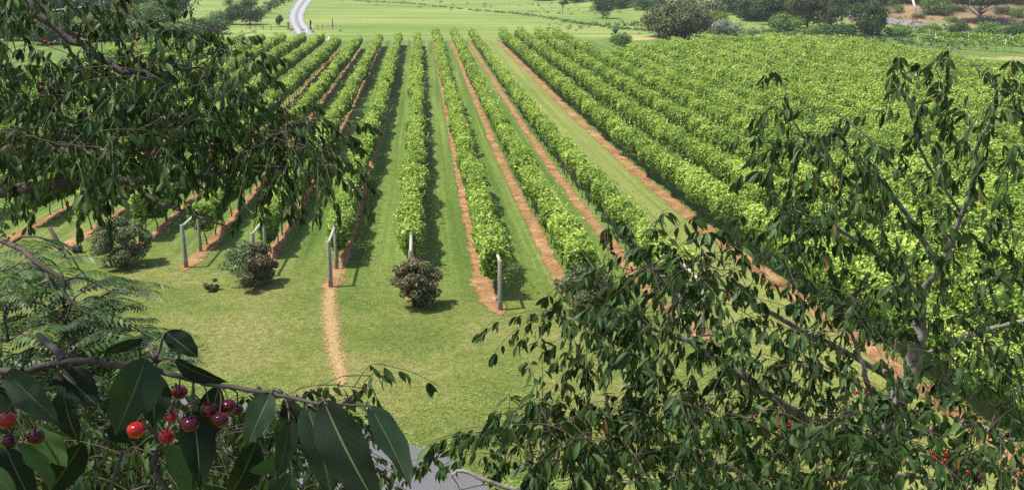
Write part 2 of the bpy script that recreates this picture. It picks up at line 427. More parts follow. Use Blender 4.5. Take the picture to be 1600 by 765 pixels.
def strip(name, line, width, mat, off=.02, rag=.12, step=.35, across=True, kind='structure', seed=0):
    """a ragged ribbon lying on the ground along a polyline of (x, y)"""
    r = np.random.default_rng(seed)
    line = np.asarray(line, float)
    seg = np.r_[0, np.cumsum(np.linalg.norm(np.diff(line, axis=0), axis=1))]
    n = max(3, int(seg[-1] / step))
    s = np.linspace(0, seg[-1], n)
    x = np.interp(s, seg, line[:, 0]); y = np.interp(s, seg, line[:, 1])
    d = nrm(np.gradient(np.stack([x, y], -1), axis=0)); nn = np.stack([d[:, 1], -d[:, 0]], -1)
    def rough(): 
        q = r.normal(size=n) * .6 + np.interp(np.arange(n), np.arange(0, n + 8, 6), r.normal(size=len(np.arange(0, n + 8, 6))))
        return q * rag
    w = np.interp(s, seg, np.broadcast_to(width, len(line))) / 2
    taper = np.minimum(1, np.minimum(np.arange(n), n - 1 - np.arange(n)) / 2.0 + .25)
    cols = []
    ac = np.array([-1, -.66, -.33, 0, .33, .66, 1])
    wl = (w + rough()) * taper; wr = (w + rough()) * taper
    for q in ac:
        ww = np.where(q < 0, wl, wr) * q
        px_, py_ = x + nn[:, 0] * ww, y + nn[:, 1] * ww
        cols.append(np.stack([px_, py_, G(px_, py_) + off], -1))
    VV = np.stack(cols, 1).reshape(-1, 3); k = len(ac)
    i, j = np.meshgrid(np.arange(k - 1), np.arange(n - 1)); a = (j * k + i).ravel()
    me = np_mesh(name, VV, np.stack([a, a + 1, a + k + 1, a + k], -1), 4, smooth_=True)
    at = me.attributes.new('across', 'FLOAT', 'POINT'); at.data.foreach_set('value', np.tile(ac, n).astype(np.float32))
    return struct(link(name, me, mat))

# gravel lane far off, asphalt drive below, lane at the right
road = [ground_at(u, v)[:2] for u, v in ((482, -6), (474, 4), (467, 14), (463, 24), (464, 34), (468, 42), (473, 50), (478, 55))]
strip('gravel_road', road, np.array([5.6, 4.8, 4.1, 3.7, 3.4, 3.3, 3.2, 3.0]), M['gravel'], .05, .12, 1.0, seed=3)
lane = [ground_at(u, v)[:2] for u, v in ((1250, 14), (1320, 24), (1370, 31), (1410, 37), (1450, 42), (1500, 47), (1560, 56), (1640, 60))]
strip('lane', lane, 4.6, M['greyroad'], .08, .1, 1.5, seed=4)
drive = [ground_at(u, v)[:2] for u, v in ((60, 640), (200, 655), (330, 668), (450, 695), (560, 728), (620, 755), (665, 790), (720, 850))]
strip('driveway', drive, 2.9, M['asphalt'], .03, .04, .4, seed=5)
ditch = [ground_at(u, v)[:2] for u, v in ((560, 2), (640, 6), (750, 17), (830, 24), (900, 36), (980, 46), (1040, 50))]

# ------------------------------------------------------------------ vine rows
SP = 3.05
def row_x(k): return -.6 + SP * k
WX = 13.63
def y_start(x): return 30.2 - .55 * x

def vine_foliage(name, y0, y1, seed, hw=.46, top=2.0, bot=.72, dens=1.0, wild=1.0):
    r = np.random.default_rng(seed)
    yy = np.arange(y0, y1, .5)
    leafsize = np.interp(yy, [15, 40, 80, 160], [.10, .108, .15, .24])
    lam = dens * 11.0 / leafsize ** 2 * .5
    cnt = r.poisson(lam)
    y = np.repeat(yy, cnt) + r.random(cnt.sum()) * .5
    sz = np.repeat(leafsize, cnt) * r.uniform(.65, 1.3, cnt.sum())
    gp = r.uniform(y0 + 3, y1, max(1, int((y1 - y0) / 9))); gs = r.uniform(.35, .8, len(gp))
    thin = np.zeros(len(y))
    for a_, b_ in zip(gp, gs): thin = np.maximum(thin, b_ * np.exp(-((y - a_) / .75) ** 2))
    kp = r.random(len(y)) > thin; y, sz = y[kp], sz[kp]
    n = len(y)
    def low(per, amp):
        q = np.arange(y0 - 3 * per, y1 + 4 * per, per); return amp * np.interp(y, q, r.normal(size=len(q)))
    cxo = low(1.2, .07) + low(5, .05)
    hwy = hw * (1 + np.clip(low(.8, .28) + low(2.5, .16), -.5, .8))
    topy = top + low(.6, .13 * wild) + low(1.8, .12 * wild)
    boty = bot + low(.9, .12)
    th = r.uniform(0, 2 * math.pi, n)
    rr = np.where(r.random(n) < .72, r.uniform(.82, 1.08, n), np.sqrt(r.random(n)) * .85)
    # squarish oval section, fuller at the top
    ce, se = np.cos(th), np.sin(th)
    shape = 1 / (np.abs(ce) ** 2.6 + np.abs(se) ** 2.6) ** (1 / 2.6)
    cxx = ce * rr * shape; czz = se * rr * shape
    hh = (topy - boty) / 2
    x = cxo + cxx * hwy * (1.0 + .12 * czz)
    z = boty + hh + czz * hh
    # shoots that stick out of the top and sides
    ns = int((y1 - y0) * 7)
    sy = r.uniform(y0, y1, ns)
    sx = r.normal(size=ns) * hw * .7
    nl = 5
    ang = r.normal(size=ns) * .6
    L = r.uniform(.2, .6, ns) * wild ** .5
    tt = np.tile(np.linspace(.25, 1, nl), ns); rep = lambda q: np.repeat(q, nl)
    shx = rep(sx) + np.sin(rep(ang)) * rep(L) * tt
    shy = rep(sy) + rep(r.normal(size=ns) * .25) * rep(L) * tt
    shz = top - .12 + np.cos(rep(ang)) * rep(L) * tt - .5 * (rep(np.abs(ang)) * tt) ** 2 * .3
    N1 = len(x)
    X = np.r_[x, shx]; Y = np.r_[y, shy]; Z = np.r_[z, shz]
    S = np.r_[sz, np.interp(shy, [15, 40, 80, 160], [.075, .085, .115, .16]) * r.uniform(.7, 1.2, len(shx))]
    out = np.stack([np.r_[cxx, r.normal(size=len(shx)) * .5], np.zeros(len(X)), np.r_[czz, np.ones(len(shx)) * .6]], -1)
    nor = nrm(out * .9 + np.array([0, 0, .55]) + r.normal(size=(len(X), 3)) * .62)
    dr = np.stack([out[:, 0] * .5, r.normal(size=len(X)) * .5, -np.ones(len(X)) * .7], -1) + r.normal(size=(len(X), 3)) * .35
    dr = dr - nor * np.sum(dr * nor, 1, keepdims=True)
    # young shoots on top are yellower, row leaves darker towards the bottom
    hgt = np.r_[np.clip((czz + 1) / 2, 0, 1), np.ones(len(shx))]
    ti = np.clip(.18 + .36 * hgt + low_tint(r, Y) + r.normal(size=len(X)) * .2 + np.r_[np.zeros(N1), np.full(len(shx), .2)], 0, 1)
    pos = np.stack([X, Y, Z], -1)
    pos[:, 2] += np.interp(Y, _fy, _fz)
    pos -= nrm(dr) * (S * .5)[:, None]
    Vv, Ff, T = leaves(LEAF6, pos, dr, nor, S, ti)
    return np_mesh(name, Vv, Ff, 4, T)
def low_tint(r, Y):
    q = np.arange(-5, 175, 1.8); return .12 * np.interp(Y, q, r.normal(size=len(q)))

# a gnarled trunk with its cordon stubs, a line post, shared by all rows
t = TubeSet()
t.add(spline([[0, 0, -.1], [.03, .02, .25], [-.03, .0, .55], [.02, -.03, .86], [.0, .0, 1.1]], 9), np.linspace(.035, .024, 9), 6, .15)
t.add(spline([[0, 0, .84], [.0, .3, .93], [.01, .8, .95]], 6), np.linspace(.02, .011, 6), 5, .1)
t.add(spline([[0, 0, .84], [.0, -.3, .93], [.0, -.8, .95]], 6), np.linspace(.02, .011, 6), 5, .1)
TRUNK = t.mesh('vine_trunk'); TRUNK.materials.append(M['vinewood'])
t = TubeSet(); t.add([[0, 0, -.3], [0, 0, 1.95]], [.04, .036], 8); POST = t.mesh('line_post'); POST.materials.append(M['wood'])
t = TubeSet(); t.add([[0, 0, -.3], [0, 0, 1.9]], [.022, .022], 6); STEEL = t.mesh('line_post'); STEEL.materials.append(M['metal'])

def wires(y0, y1, root):
    ys = np.arange(y0, y1, 3.6); 
    for h, rad in ((.55, .012), (.97, .004), (1.7, .004)):
        w = TubeSet()
        sag = np.where(np.arange(len(ys)) % 2, -.03, 0)
        w.add(np.stack([np.zeros(len(ys)), ys, np.interp(ys, _fy, _fz) + h + sag], -1), np.full(len(ys), rad), 4)
        link('drip_tube' if rad > .01 else 'wire', w.mesh('wire'), M['greytube'] if rad > .01 else M['metal'], root)

def build_row(x, y0, y1, label, group, seed, mesh=None, parts=True, flip=False, off=0, tilt=1.0, trunk_to=125, **kw):
    root = empty('vine_row', (x, 0, 0), label, 'vine row', group)
    me = mesh or vine_foliage('foliage', y0, y1, seed, **kw)
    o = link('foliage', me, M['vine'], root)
    if flip: o.scale = (-1, 1, 1)
    if off: o.location = (off, 0, 0)
    if parts:
        r = np.random.default_rng(seed + 500)
        for i, yv in enumerate(np.arange(y0 + .9, min(y1, trunk_to), 1.8 if y0 > -1 else 2)):
            if i >= 60: break
            q = bpy.data.objects.new('vine_trunk', TRUNK); COL.objects.link(q); q.parent = root
            yv2 = yv + r.normal() * .08
            q.location = (r.normal() * .03, yv2, float(np.interp(yv2, _fy, _fz))); q.rotation_euler = (0, r.normal() * .06, r.integers(0, 2) * math.pi + r.normal() * .1)
            q.scale = (1, 1, r.uniform(.9, 1.05))
        for i, yv in enumerate(np.arange(y0 + 4.0, y1 - 2, 7.2)):
            q = bpy.data.objects.new('line_post', STEEL if i % 3 else POST); COL.objects.link(q); q.parent = root
            q.location = (.05, yv, float(np.interp(yv, _fy, _fz)))
        wires(min(y0, y_start(x)) if x < WX - 1 else y0, y1, root)
    return root

ORD = ['', 'first', 'second', 'third', 'fourth', 'fifth', 'sixth', 'seventh', 'eighth', 'ninth', 'tenth', 'eleventh', 'twelfth', 'thirteenth', 'fourteenth', 'fifteenth',
       'sixteenth', 'seventeenth', 'eighteenth', 'nineteenth', 'twentieth', 'twenty-first', 'twenty-second', 'twenty-third', 'twenty-fourth', 'twenty-fifth', 'twenty-sixth', 'twenty-seventh']
GL = 'grapevine rows left of the wide mown aisle'
GR = 'grapevine rows of the dense right block'
special = {
    0: 'narrow grapevine row running almost straight uphill, its near end behind a round olive shrub',
    1: 'grapevine row just right of the central one, near end trailing over a tall bare post',
    2: 'grapevine row second right of the central one, near end behind a shrub and cherry leaves',
    3: 'grapevine row bordering the wide mown aisle on its left side',
    -1: 'grapevine row just left of the central one, behind the grey post above the bleached track',
    -2: 'grapevine row second left of the central one, its brace half hidden by a reddish bush',
    -3: 'grapevine row behind the fully visible grey H-shaped brace',
    -5: 'grapevine row with bare trunks on orange soil and a leaning dark post',
}
for k in range(-13, 4):
    x = row_x(k)
    y0 = y_start(x) + (.9 if k == 1 else 2.6)
    y1 = {3: 159, 2: 158, 1: 157, 0: 149, -1: 150.5, -2: 148, -3: 144.5, -4: 143, -5: 147}.get(k, 150 + (k + 5) * .8)
    far = k < -6
    lab = special.get(k) or f'{ORD[-k]} grapevine row left of the straight central row'
    build_row(x, y0, y1, lab, GL, 20 + k + 40, parts=not far, dens=.62 if far else 1.0, hw=.43 if k in (0, 1) else .39, bot=.9 if k in (1, 2, 3, -5) else .75)
    if k >= -6:
        ys_ = y_start(x) + 2.6; seg = [(x, ys_ - 3.2), (x, ys_ - 1.5), (x, ys_ + 1)] + [(x, yv) for yv in np.arange(y0 + 4, y1, 6)] + [(x, y1)]
        wd = [.6, .95, .85] + [.66] * (len(seg) - 3)
        sh = {-5: -.35 + .5, -4: .15, 1: -.35, 2: -.42, 3: -.45}.get(k, .12)
        if k in (1, 2, 3): wd = [.7, 1.05, .95] + [.74] * (len(seg) - 3)
        strip('soil_strip', [(a + (sh if b > y0 else 0), b) for a, b in seg], np.array(wd), M['soil'], .02, .05, .3, seed=60 + k)

# dense block to the right: rows share foliage meshes, its far edge steps nearer towards the right
_fe = []
for _u, _v in ((770, 46), (860, 44), (930, 63), (965, 76), (1000, 66), (1080, 58), (1200, 53), (1350, 57), (1430, 68), (1500, 84), (1600, 99)):
    _r = ray(_u, _v); _t = 60.0
    while _r[2] * _t > np.interp(_r[1] * _t, _fy, _fz) + 2.15 and _t < 260: _t += .2
    _fe.append((_r[0] * _t, _r[1] * _t))
_fe = np.array(_fe); print('far edge', _fe.round(0).tolist())
def far_edge(x):
    return float(np.interp(x, _fe[:, 0], _fe[:, 1]))
SP2 = 3.05
blocks = {}
for j in range(0, 29):
    x = WX + SP2 * j
    y1 = far_edge(x)
    # rows that leave the frame start where they become visible
    key = (round(y1 / 4) * 4)
    ystart = 12 if j < 5 else 14 + .8 * (x - WX)
    ystart = round(ystart / 8) * 8 if j >= 5 else 12
    kk = (key, ystart)
    if kk not in blocks:
        blocks[kk] = vine_foliage('foliage', ystart, key, 300 + len(blocks), hw=.50, top=2.1, bot=.45 if j else .85, dens=1.1, wild=.9)
    lab = 'first row of the dense right block, trunks on orange soil beside wide aisle' if j == 0 else \
        f'{ORD[j + 1] if j + 1 < len(ORD) else str(j + 1) + "th"} row of the dense right block counted from the wide mown aisle'
    if j == 28: break
    build_row(x, ystart, key, lab, GR, 900 + j, mesh=blocks[kk], parts=(j < 2), flip=(j % 3 == 1), off=.0)
    if j < 3:
        strip('soil_strip', [(x - .45, yv) for yv in np.arange(ystart, key + 1, 6)], 1.0 if j == 0 else .7, M['soil'], .02, .06, .3, seed=90 + j)

# bleached grass running on from one row towards the drive
x = row_x(-1)
pts = [ground_at(u, v)[:2] for u, v in ((515, 455), (514, 480), (515, 500), (519, 525), (524, 552), (530, 580), (534, 606))]
strip('dead_grass_strip', pts, np.array([.75, .9, .95, .85, .85, .7, .3]), M['straw'], .025, .03, .12, seed=11)

# ------------------------------------------------------------------ row-end braces
t = TubeSet(); t.add([[0, 0, -.4], [.0, 0, .6], [0, 0, 1.78], [0, 0, 1.8]], [.088, .082, .076, .066], 12, .02); ENDP = t.mesh('end_post'); ENDP.materials.append(M['wood'])
t = TubeSet(); t.add([[0, 0, -.4], [.0, 0, .6], [0, 0, 1.84], [0, 0, 1.86]], [.072, .068, .064, .055], 12, .02); INP = t.mesh('inner_post'); INP.materials.append(M['wood'])
def brace(k, label, lean=0.0, y=None):
    x = row_x(k); y0 = y if y is not None else y_start(x)
    z0, z1 = float(G(x, y0)), float(G(x, y0 + 2.5))
    root = empty('trellis_brace', (x, y0, z0), label, 'trellis brace', 'wooden braces at the near row ends')
    a = bpy.data.objects.new('end_post', ENDP); COL.objects.link(a); a.parent = root; a.rotation_euler = (lean, 0, 0)
    b = bpy.data.objects.new('inner_post', INP); COL.objects.link(b); b.parent = root; b.location = (0, 2.5, z1 - z0)
    t = TubeSet(); t.add([[0, .02 - 1.7 * lean, 1.72], [0, 1.2, 1.72 + (z1 - z0) / 2], [0, 2.46, 1.74 + z1 - z0]], [.052, .055, .055], 10, .02)
    link('rail', t.mesh('rail'), M['wood_pale'], root)
    t = TubeSet(); t.add([[0.06, .0, .25], [0.05, 2.5, 1.6 + z1 - z0]], [.004, .004], 4); link('brace_wire', t.mesh('brace_wire'), M['metal'], root)
    t = TubeSet()
    for h in (.35, 1.25, 1.35):
        a_ = np.linspace(0, 2 * math.pi, 14); t.add(np.stack([.088 * np.cos(a_), .088 * np.sin(a_), h + 0 * a_], -1), np.full(14, .005), 4)
    link('wire_wrap', t.mesh('wire_wrap'), M['metal'], root)
    return root
brace(-3, 'fully visible grey wooden H-shaped brace standing alone on orange soil')
brace(-2, 'wooden brace with pale rail rising behind the reddish bush')
brace(-1, 'wooden post with short pale rail above the bleached strip of grass')
brace(0, 'wooden brace mostly hidden behind the round olive shrub at centre')
brace(1, 'tall grey wooden post under trailing vine, right of the round olive shrub')
brace(3, 'wooden post on orange soil seen through the right cherry branches')
# old leaning end post of the sixth row with its struts and a black box
g = ground_at(102, 405)
root = empty('end_post', g, 'dark old wooden post leaning outward beside a small black box', 'post')
t = TubeSet(); t.add([[0, 0, -.3], [-.18, .05, .6], [-.5, .12, 1.35]], [.11, .10, .085], 10, .05); link('post', t.mesh('post'), M['wood_dark'], root)
t = TubeSet(); t.add([[.45, .3, 0], [.1, .1, .45], [-.25, 0, .85]], [.02, .02, .02], 6); link('strut', t.mesh('strut'), M['wood_dark'], root)
t = TubeSet(); t.add([[.18, -.2, 0], [.0, -.1, .45], [-.2, 0, .75]], [.02, .02, .02], 6); link('strut', t.mesh('strut'), M['wood_dark'], root)
g2 = ground_at(122, 396)
root = empty('irrigation_box', g2, 'small black box on the orange soil beside the leaning post', 'box')
link('box_body', bm_mesh(bm_box(.36, .26, .24, 0, .03), 'box_body'), M['black'], root)
link('lid', bm_mesh(bm_box(.4, .3, .04, .242, .01), 'lid'), M['black'], root)
t = TubeSet(); t.add(spline([[.0, .1, .2], [-.02, .14, .6], [.03, .2, 1.0]], 6), [.014] * 6, 6); link('pipe', t.mesh('pipe'), M['black'], root)

# ------------------------------------------------------------------ plants made of trunk, limbs and many leaf-sized faces
def crown(name, clumps, n, size, mat, parent, seed, shape=LEAF4, up=.35, flat=.8, jit=.5, tint_s=.22):
    """clumps: (cx, cy, cz, r) list; leaves sit in the shell of each clump"""
    r = np.random.default_rng(seed)
    cl = np.array(clumps, float)
    w = cl[:, 3] ** 2; idx = r.choice(len(cl), n, p=w / w.sum())
    d = nrm(r.normal(size=(n, 3)))
    rad = cl[idx, 3] * np.where(r.random(n) < .75, r.uniform(.75, 1.12, n), r.random(n) ** .5)
    d2 = d * np.array([1, 1, flat])
    pos = cl[idx, :3] + d2 * rad[:, None]
    nor = nrm(d + np.array([0, 0, up]) + r.normal(size=(n, 3)) * jit)
    dr = np.cross(nor, r.normal(size=(n, 3))) + np.array([0, 0, -.5])
    dr -= nor * np.sum(dr * nor, 1, keepdims=True)
    ct = r.normal(size=len(cl)) * .10
    ti = np.clip(.48 + ct[idx] + r.normal(size=n) * tint_s, 0, 1)
    S = size * r.uniform(.6, 1.4, n)
    Vv, Ff, T = leaves(shape, pos - nrm(dr) * (S * .5)[:, None], dr, nor, S, ti)
    return link(name, np_mesh(name, Vv, Ff, 4, T), mat, parent)
def clump_set(r, w, h, z0, n, cr, jag=.25):
    """clump centres filling an uneven ellipsoid"""
    out = []
    for _ in range(n):
        d = nrm(r.normal(size=3)[None])[0]; q = r.uniform(.35, 1) ** .6
        lump = 1 + jag * math.sin(3 * math.atan2(d[1], d[0]) + r.normal() * .6) * .6
        out.append((d[0] * w / 2 * q * lump, d[1] * w / 2 * q * lump, z0 + h / 2 + d[2] * h / 2 * q, cr * r.uniform(.6, 1.3)))
    return out
def tree(base, w, h, name, label, cat, mat, seed, group=None, trunk=.25, leafn=2600, leaf=.3, z0=None, ncl=26, bark='bark', cr=None, flat=.8):
    r = np.random.default_rng(seed)
    root = empty(name, base, label, cat, group)
    z0 = h * .15 if z0 is None else z0
    cr = cr or w * .17
    cl = clump_set(r, w - cr, h - z0 - cr, z0 + cr * .5, ncl, cr)
    t = TubeSet()
    top = [r.normal() * w * .04, r.normal() * w * .04, h * .8]
    t.add(spline([[0, 0, -.3], [top[0] * .3, top[1] * .3, h * .3], top], 8), np.linspace(trunk, trunk * .25, 8), 8, .05)
    for c in cl[:14]:
        s = r.uniform(.25, .6); a = np.array([top[0] * s, top[1] * s, h * .8 * s]); e = np.array(c[:3])
        t.add(spline([a, (a + e) / 2 + [0, 0, -.04 * h], e], 5), np.linspace(trunk * .35, trunk * .08, 5), 5)
    link('trunk', t.mesh('trunk'), M[bark], root)
    crown('crown', cl, leafn, leaf, M[mat], root, seed + 1, flat=flat)
    return root
def shrub(u, v, wpx, hpx, label, mat, seed, name='shrub', cat='shrub', group=None, leafn=4200, leaf=.055, ncl=70, extra=None, y=None):
    g = ground_at(u, v); k = px(g)
    w, h = wpx / k, hpx / k * 1.03
    r = np.random.default_rng(seed)
    root = empty(name, g + np.array([0, w * .25, 0]), label, cat, group)
    cl = clump_set(r, w * .86, h * .88, .04 * h, ncl, w * .10, .35)
    t = TubeSet()
    for c in cl[:18]:
        e = np.array(c[:3]); b0 = np.array([r.normal() * .06, r.normal() * .06, -.05])
        t.add(spline([b0, b0 * .5 + e * .5 + [0, 0, h * .05], e * 1.03], 6), np.linspace(.018, .005, 6) * max(1, h / 1.4), 5)
    link('stems', t.mesh('stems'), M['bark'], root)
    leafn = int(leafn * 2.2)
    crown('foliage', cl, leafn, leaf, M[mat], root, seed + 1, shape=LEAF6, jit=.8, tint_s=.28)
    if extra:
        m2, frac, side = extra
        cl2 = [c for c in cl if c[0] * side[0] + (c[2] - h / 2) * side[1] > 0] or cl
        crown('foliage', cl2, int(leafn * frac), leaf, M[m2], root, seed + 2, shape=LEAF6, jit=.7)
    return root
SG = 'rounded bushes at the near row ends'
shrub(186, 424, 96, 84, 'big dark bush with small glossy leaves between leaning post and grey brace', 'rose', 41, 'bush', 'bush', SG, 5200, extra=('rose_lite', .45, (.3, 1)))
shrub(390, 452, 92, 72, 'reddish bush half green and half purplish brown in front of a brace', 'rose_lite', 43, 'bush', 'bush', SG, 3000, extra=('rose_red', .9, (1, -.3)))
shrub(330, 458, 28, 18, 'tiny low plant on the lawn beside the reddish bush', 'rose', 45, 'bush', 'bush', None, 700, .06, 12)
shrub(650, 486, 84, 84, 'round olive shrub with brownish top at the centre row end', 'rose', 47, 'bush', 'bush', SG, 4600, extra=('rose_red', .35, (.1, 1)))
shrub(915, 505, 96, 88, 'dark shrub behind the cherry leaves at the right row end', 'rose', 49, 'bush', 'bush', SG, 4600, extra=('rose_lite', .25, (.3, 1)))

# ------------------------------------------------------------------ background
def bg_tree(u, v, wpx, hpx, label, mat, seed, name='tree', cat='tree', group=None, n=2600, leaf=None, ncl=24, **kw):
    g = ground_at(u, v); k = px(g)
    w, h = wpx / k, hpx / k
    w *= 1.12; h *= 1.08; lf = leaf or max(.14, min(.42, w * .036)); n = int(n * 2.2); ncl = int(ncl * 1.5)
    return tree(g + np.array([0, w * .3, 0]), w, h, name, label, cat, M and mat, seed, group, trunk=max(.06, w * .03), leafn=n, leaf=lf, ncl=ncl, z0=kw.pop('z0', h * .03), **kw)
# left
bg_tree(200, 44, 170, 75, 'large dark green tree behind the left cherry branches', 'tree', 101, n=6000, ncl=40)
bg_tree(258, 40, 70, 62, 'dark upright tree at the edge of the far green field', 'tree', 102, n=3600, ncl=26)
bg_tree(90, 40, 110, 70, 'shadowed tree at the upper left behind the thick cherry branch', 'tree', 103, n=4200, ncl=30)
bg_tree(10, 45, 110, 80, 'tree at the top left corner of the photo', 'tree', 104, n=4000, ncl=30)
for i, (u, v, w_, h_) in enumerate(((20, 66, 70, 34), (70, 72, 70, 34), (118, 68, 60, 34), (160, 66, 60, 26), (215, 66, 70, 28), (-20, 60, 70, 50), (240, 50, 60, 50))):
    bg_tree(u, v, w_, h_, f'{ORD[i + 1]} thicket bush behind the left cherry branches at the field edge', ['bright', 'tree'][i % 2], 270 + i, 'bush', 'bush', 'thicket at the left field edge', n=1800)
bg_tree(140, 50, 50, 26, 'low yellow-green bush left of the utility pole', 'yellow', 105, 'bush', 'bush', n=1800)
bg_tree(190, 55, 46, 52, 'tall yellow-green bush right of the utility pole', 'yellow', 106, 'bush', 'bush', n=2200)
bg_tree(60, 60, 60, 50, 'green tree left of the yellow-green bush', 'bright', 107, n=2600)
bg_tree(270, 62, 70, 22, 'low green thicket below the dark upright tree', 'bright', 108, 'bush', 'bush', n=2000)
bg_tree(318, 56, 62, 24, 'low dark thicket left of the tree cluster by the gravel road', 'tree', 109, 'bush', 'bush', n=2200)
bg_tree(345, 40, 40, 22, 'small green bush between thicket and tree cluster', 'bright', 110, 'bush', 'bush', n=1500)
bg_tree(362, 40, 26, 40, 'narrow dark tree at the left of the cluster', 'tree', 111, n=1800)
bg_tree(388, 40, 42, 40, 'broad grey-green tree in the cluster left of the gravel road', 'tree', 112, n=2600)
for i, (u, v, w_, h_) in enumerate(((408, 28, 18, 18), (418, 22, 16, 18), (428, 15, 18, 16), (438, 9, 18, 14), (450, 4, 18, 12))):
    bg_tree(u, v, w_, h_, f'{ORD[i + 1]} bush from the near end of the hedge line left of the gravel road', 'tree', 115 + i, 'bush', 'bush', 'bushes of the hedge line', n=900)
bg_tree(437, 42, 14, 16, 'lone small round bush left of the gravel road', 'tree', 121, 'bush', 'bush', n=900, ncl=14)
# centre and right
bg_tree(880, 23, 17, 26, 'small slim tree in the far field', 'tree', 130, n=900, ncl=12, z0=2.0)
bg_tree(944, 30, 36, 38, 'round leafy tree standing alone in the far field', 'tree', 131, n=2400)
bg_tree(972, 74, 30, 20, 'green bush filling the notch at the far edge of the vines', 'bright', 132, 'bush', 'bush', n=1600)
bg_tree(962, 64, 12, 20, 'thin dark sapling beside the bush in the notch', 'tree', 133, 'sapling', 'sapling', n=500, ncl=9)
for i, (u, v, w_, h_) in enumerate(((975, 14, 44, 20), (1010, 17, 40, 22), (1040, 20, 36, 26), (905, 5, 40, 16), (850, 2, 40, 12), (945, 5, 40, 14))):
    bg_tree(u, v, w_, h_, ['dark bush left in the far hedge, right of the lone round tree', 'dark bush second in the far hedge', 'dark bush third in the far hedge, beside the flowering tree',
            'low hedge bush far behind the slim tree', 'low hedge bush at the far edge of the field', 'low hedge bush behind the lone round tree'][i], 'tree', 140 + i, 'bush', 'bush', 'bushes of the far hedge', n=1400)
bg_tree(1092, 44, 90, 56, 'tree with pale creamy blossom behind the big olive bush', 'flower', 150, n=4200, ncl=34)
bg_tree(1066, 62, 92, 48, 'big rounded olive-brown bush at the edge of the vines', 'olive', 151, 'bush', 'bush', n=5200, ncl=40)
bg_tree(1120, 48, 42, 30, 'yellow-green bush between olive bush and silvery shrub', 'yellow', 152, 'bush', 'bush', n=2000)
bg_tree(1137, 56, 42, 22, 'pale silvery grey-green shrub at the edge of the vines', 'silver', 153, 'shrub', 'shrub', n=2000)
for i, (u, v, w_, h_) in enumerate(((1135, 20, 60, 34), (1185, 34, 70, 50), (1215, 40, 60, 50), (1165, 26, 50, 40), (1270, 46, 66, 60), (1305, 42, 50, 52), (1240, 30, 60, 44))):
    bg_tree(u, v, w_, h_, ['dark tree behind the flowering tree', 'large dark green tree at the left of the right-hand wood', 'dark green tree right of the largest one in the wood', 'dark tree deep in the wood behind the open grass',
            'olive-green tree beside the white-capped pillar', 'green tree behind the power pole', 'dark tree behind the white-capped pillar'][i], 'olive' if i == 4 else 'tree', 160 + i, group='trees of the right-hand wood', n=3400, ncl=28)
for i, (u, v, w_, h_) in enumerate(((1150, 12, 60, 40), (1200, 16, 70, 44), (1245, 18, 70, 48), (1290, 22, 60, 46), (1320, 14, 60, 40), (1105, 8, 60, 30), (1380, 10, 60, 30), (1060, 4, 70, 26))):
    bg_tree(u, v, w_, h_, f'{ORD[i + 1]} tree in the back row of the right-hand wood' if i < 5 else ['tree behind the blossoming tree', 'tree above the lane behind the round green tree', 'tree at the top edge behind the olive-brown bush'][i - 5], 'tree', 220 + i, group='back trees of the right-hand wood', n=2600, ncl=24)
for i, (u, v, w_, h_) in enumerate(((1405, 22, 26, 14), (1440, 30, 24, 8), (1510, 8, 40, 20), (1570, 24, 30, 14), (1600, 30, 40, 18), (1450, 10, 30, 16), (1490, 36, 26, 8), (1395, 12, 30, 16))):
    bg_tree(u, v, w_, h_, f'{ORD[i + 1]} scrubby bush scattered on the clay bank above the lane', 'olive' if i % 2 else 'bright', 240 + i, 'bush', 'bush', 'scrub on the clay bank', n=700, ncl=12)
bg_tree(1234, 50, 48, 26, 'bright rounded bush in front of the right-hand wood', 'bright', 170, 'bush', 'bush', n=2200)
bg_tree(1366, 58, 56, 56, 'large rounded green tree in front of the lane', 'tree', 171, n=4400, ncl=34)
bg_tree(1340, 12, 50, 26, 'dark tree above the lane, left of the bank', 'tree', 172, n=1800)
bg_tree(1425, 6, 60, 20, 'dark tree on top of the bank behind the leaning white pole', 'tree', 173, n=1800)
bg_tree(1473, 26, 44, 32, 'green cone-shaped tree on the clay bank', 'bright', 174, n=2200)
bg_tree(1500, 20, 30, 10, 'low bush right of the cone-shaped tree', 'tree', 175, 'bush', 'bush', n=700)
bg_tree(1545, 40, 76, 46, 'spreading umbrella-shaped tree with bare pale trunk on the bank', 'olive', 176, n=3200, z0=4.0, flat=.5, bark='bark_grey')
for i, (u, v, w_, h_) in enumerate(((1458, 60, 36, 22), (1505, 60, 40, 24), (1550, 60, 44, 22), (1592, 60, 40, 20), (1410, 58, 40, 14), (1320, 58, 60, 14), (1290, 56, 40, 12), (1630, 58, 50, 26))):
    bg_tree(u, v, w_, h_, f'{ORD[i + 1] if i < 4 else ["first", "second", "third", "fourth"][i - 4]} low bush ' + ('of the hedge above the small far vineyard, from the left' if i < 4 else 'counted leftward from the hedge below the lane') , 'tree' if i % 2 else 'bright', 180 + i, 'bush', 'bush', 'bushes below the lane', n=1500)
bg_tree(1590, 8, 60, 24, 'bush at the top right corner on the orange bank', 'olive', 190, 'bush', 'bush', n=1500)
gl = np.array([-13.6, 23.5, float(G(-13.6, 23.5))])
tree(gl, 6.6, 10.2, 'tree', 'tall green tree just beyond the left edge of the lawn', 'tree', 'bright', 260, None, .18, 16000, .13, 2.6, 44)
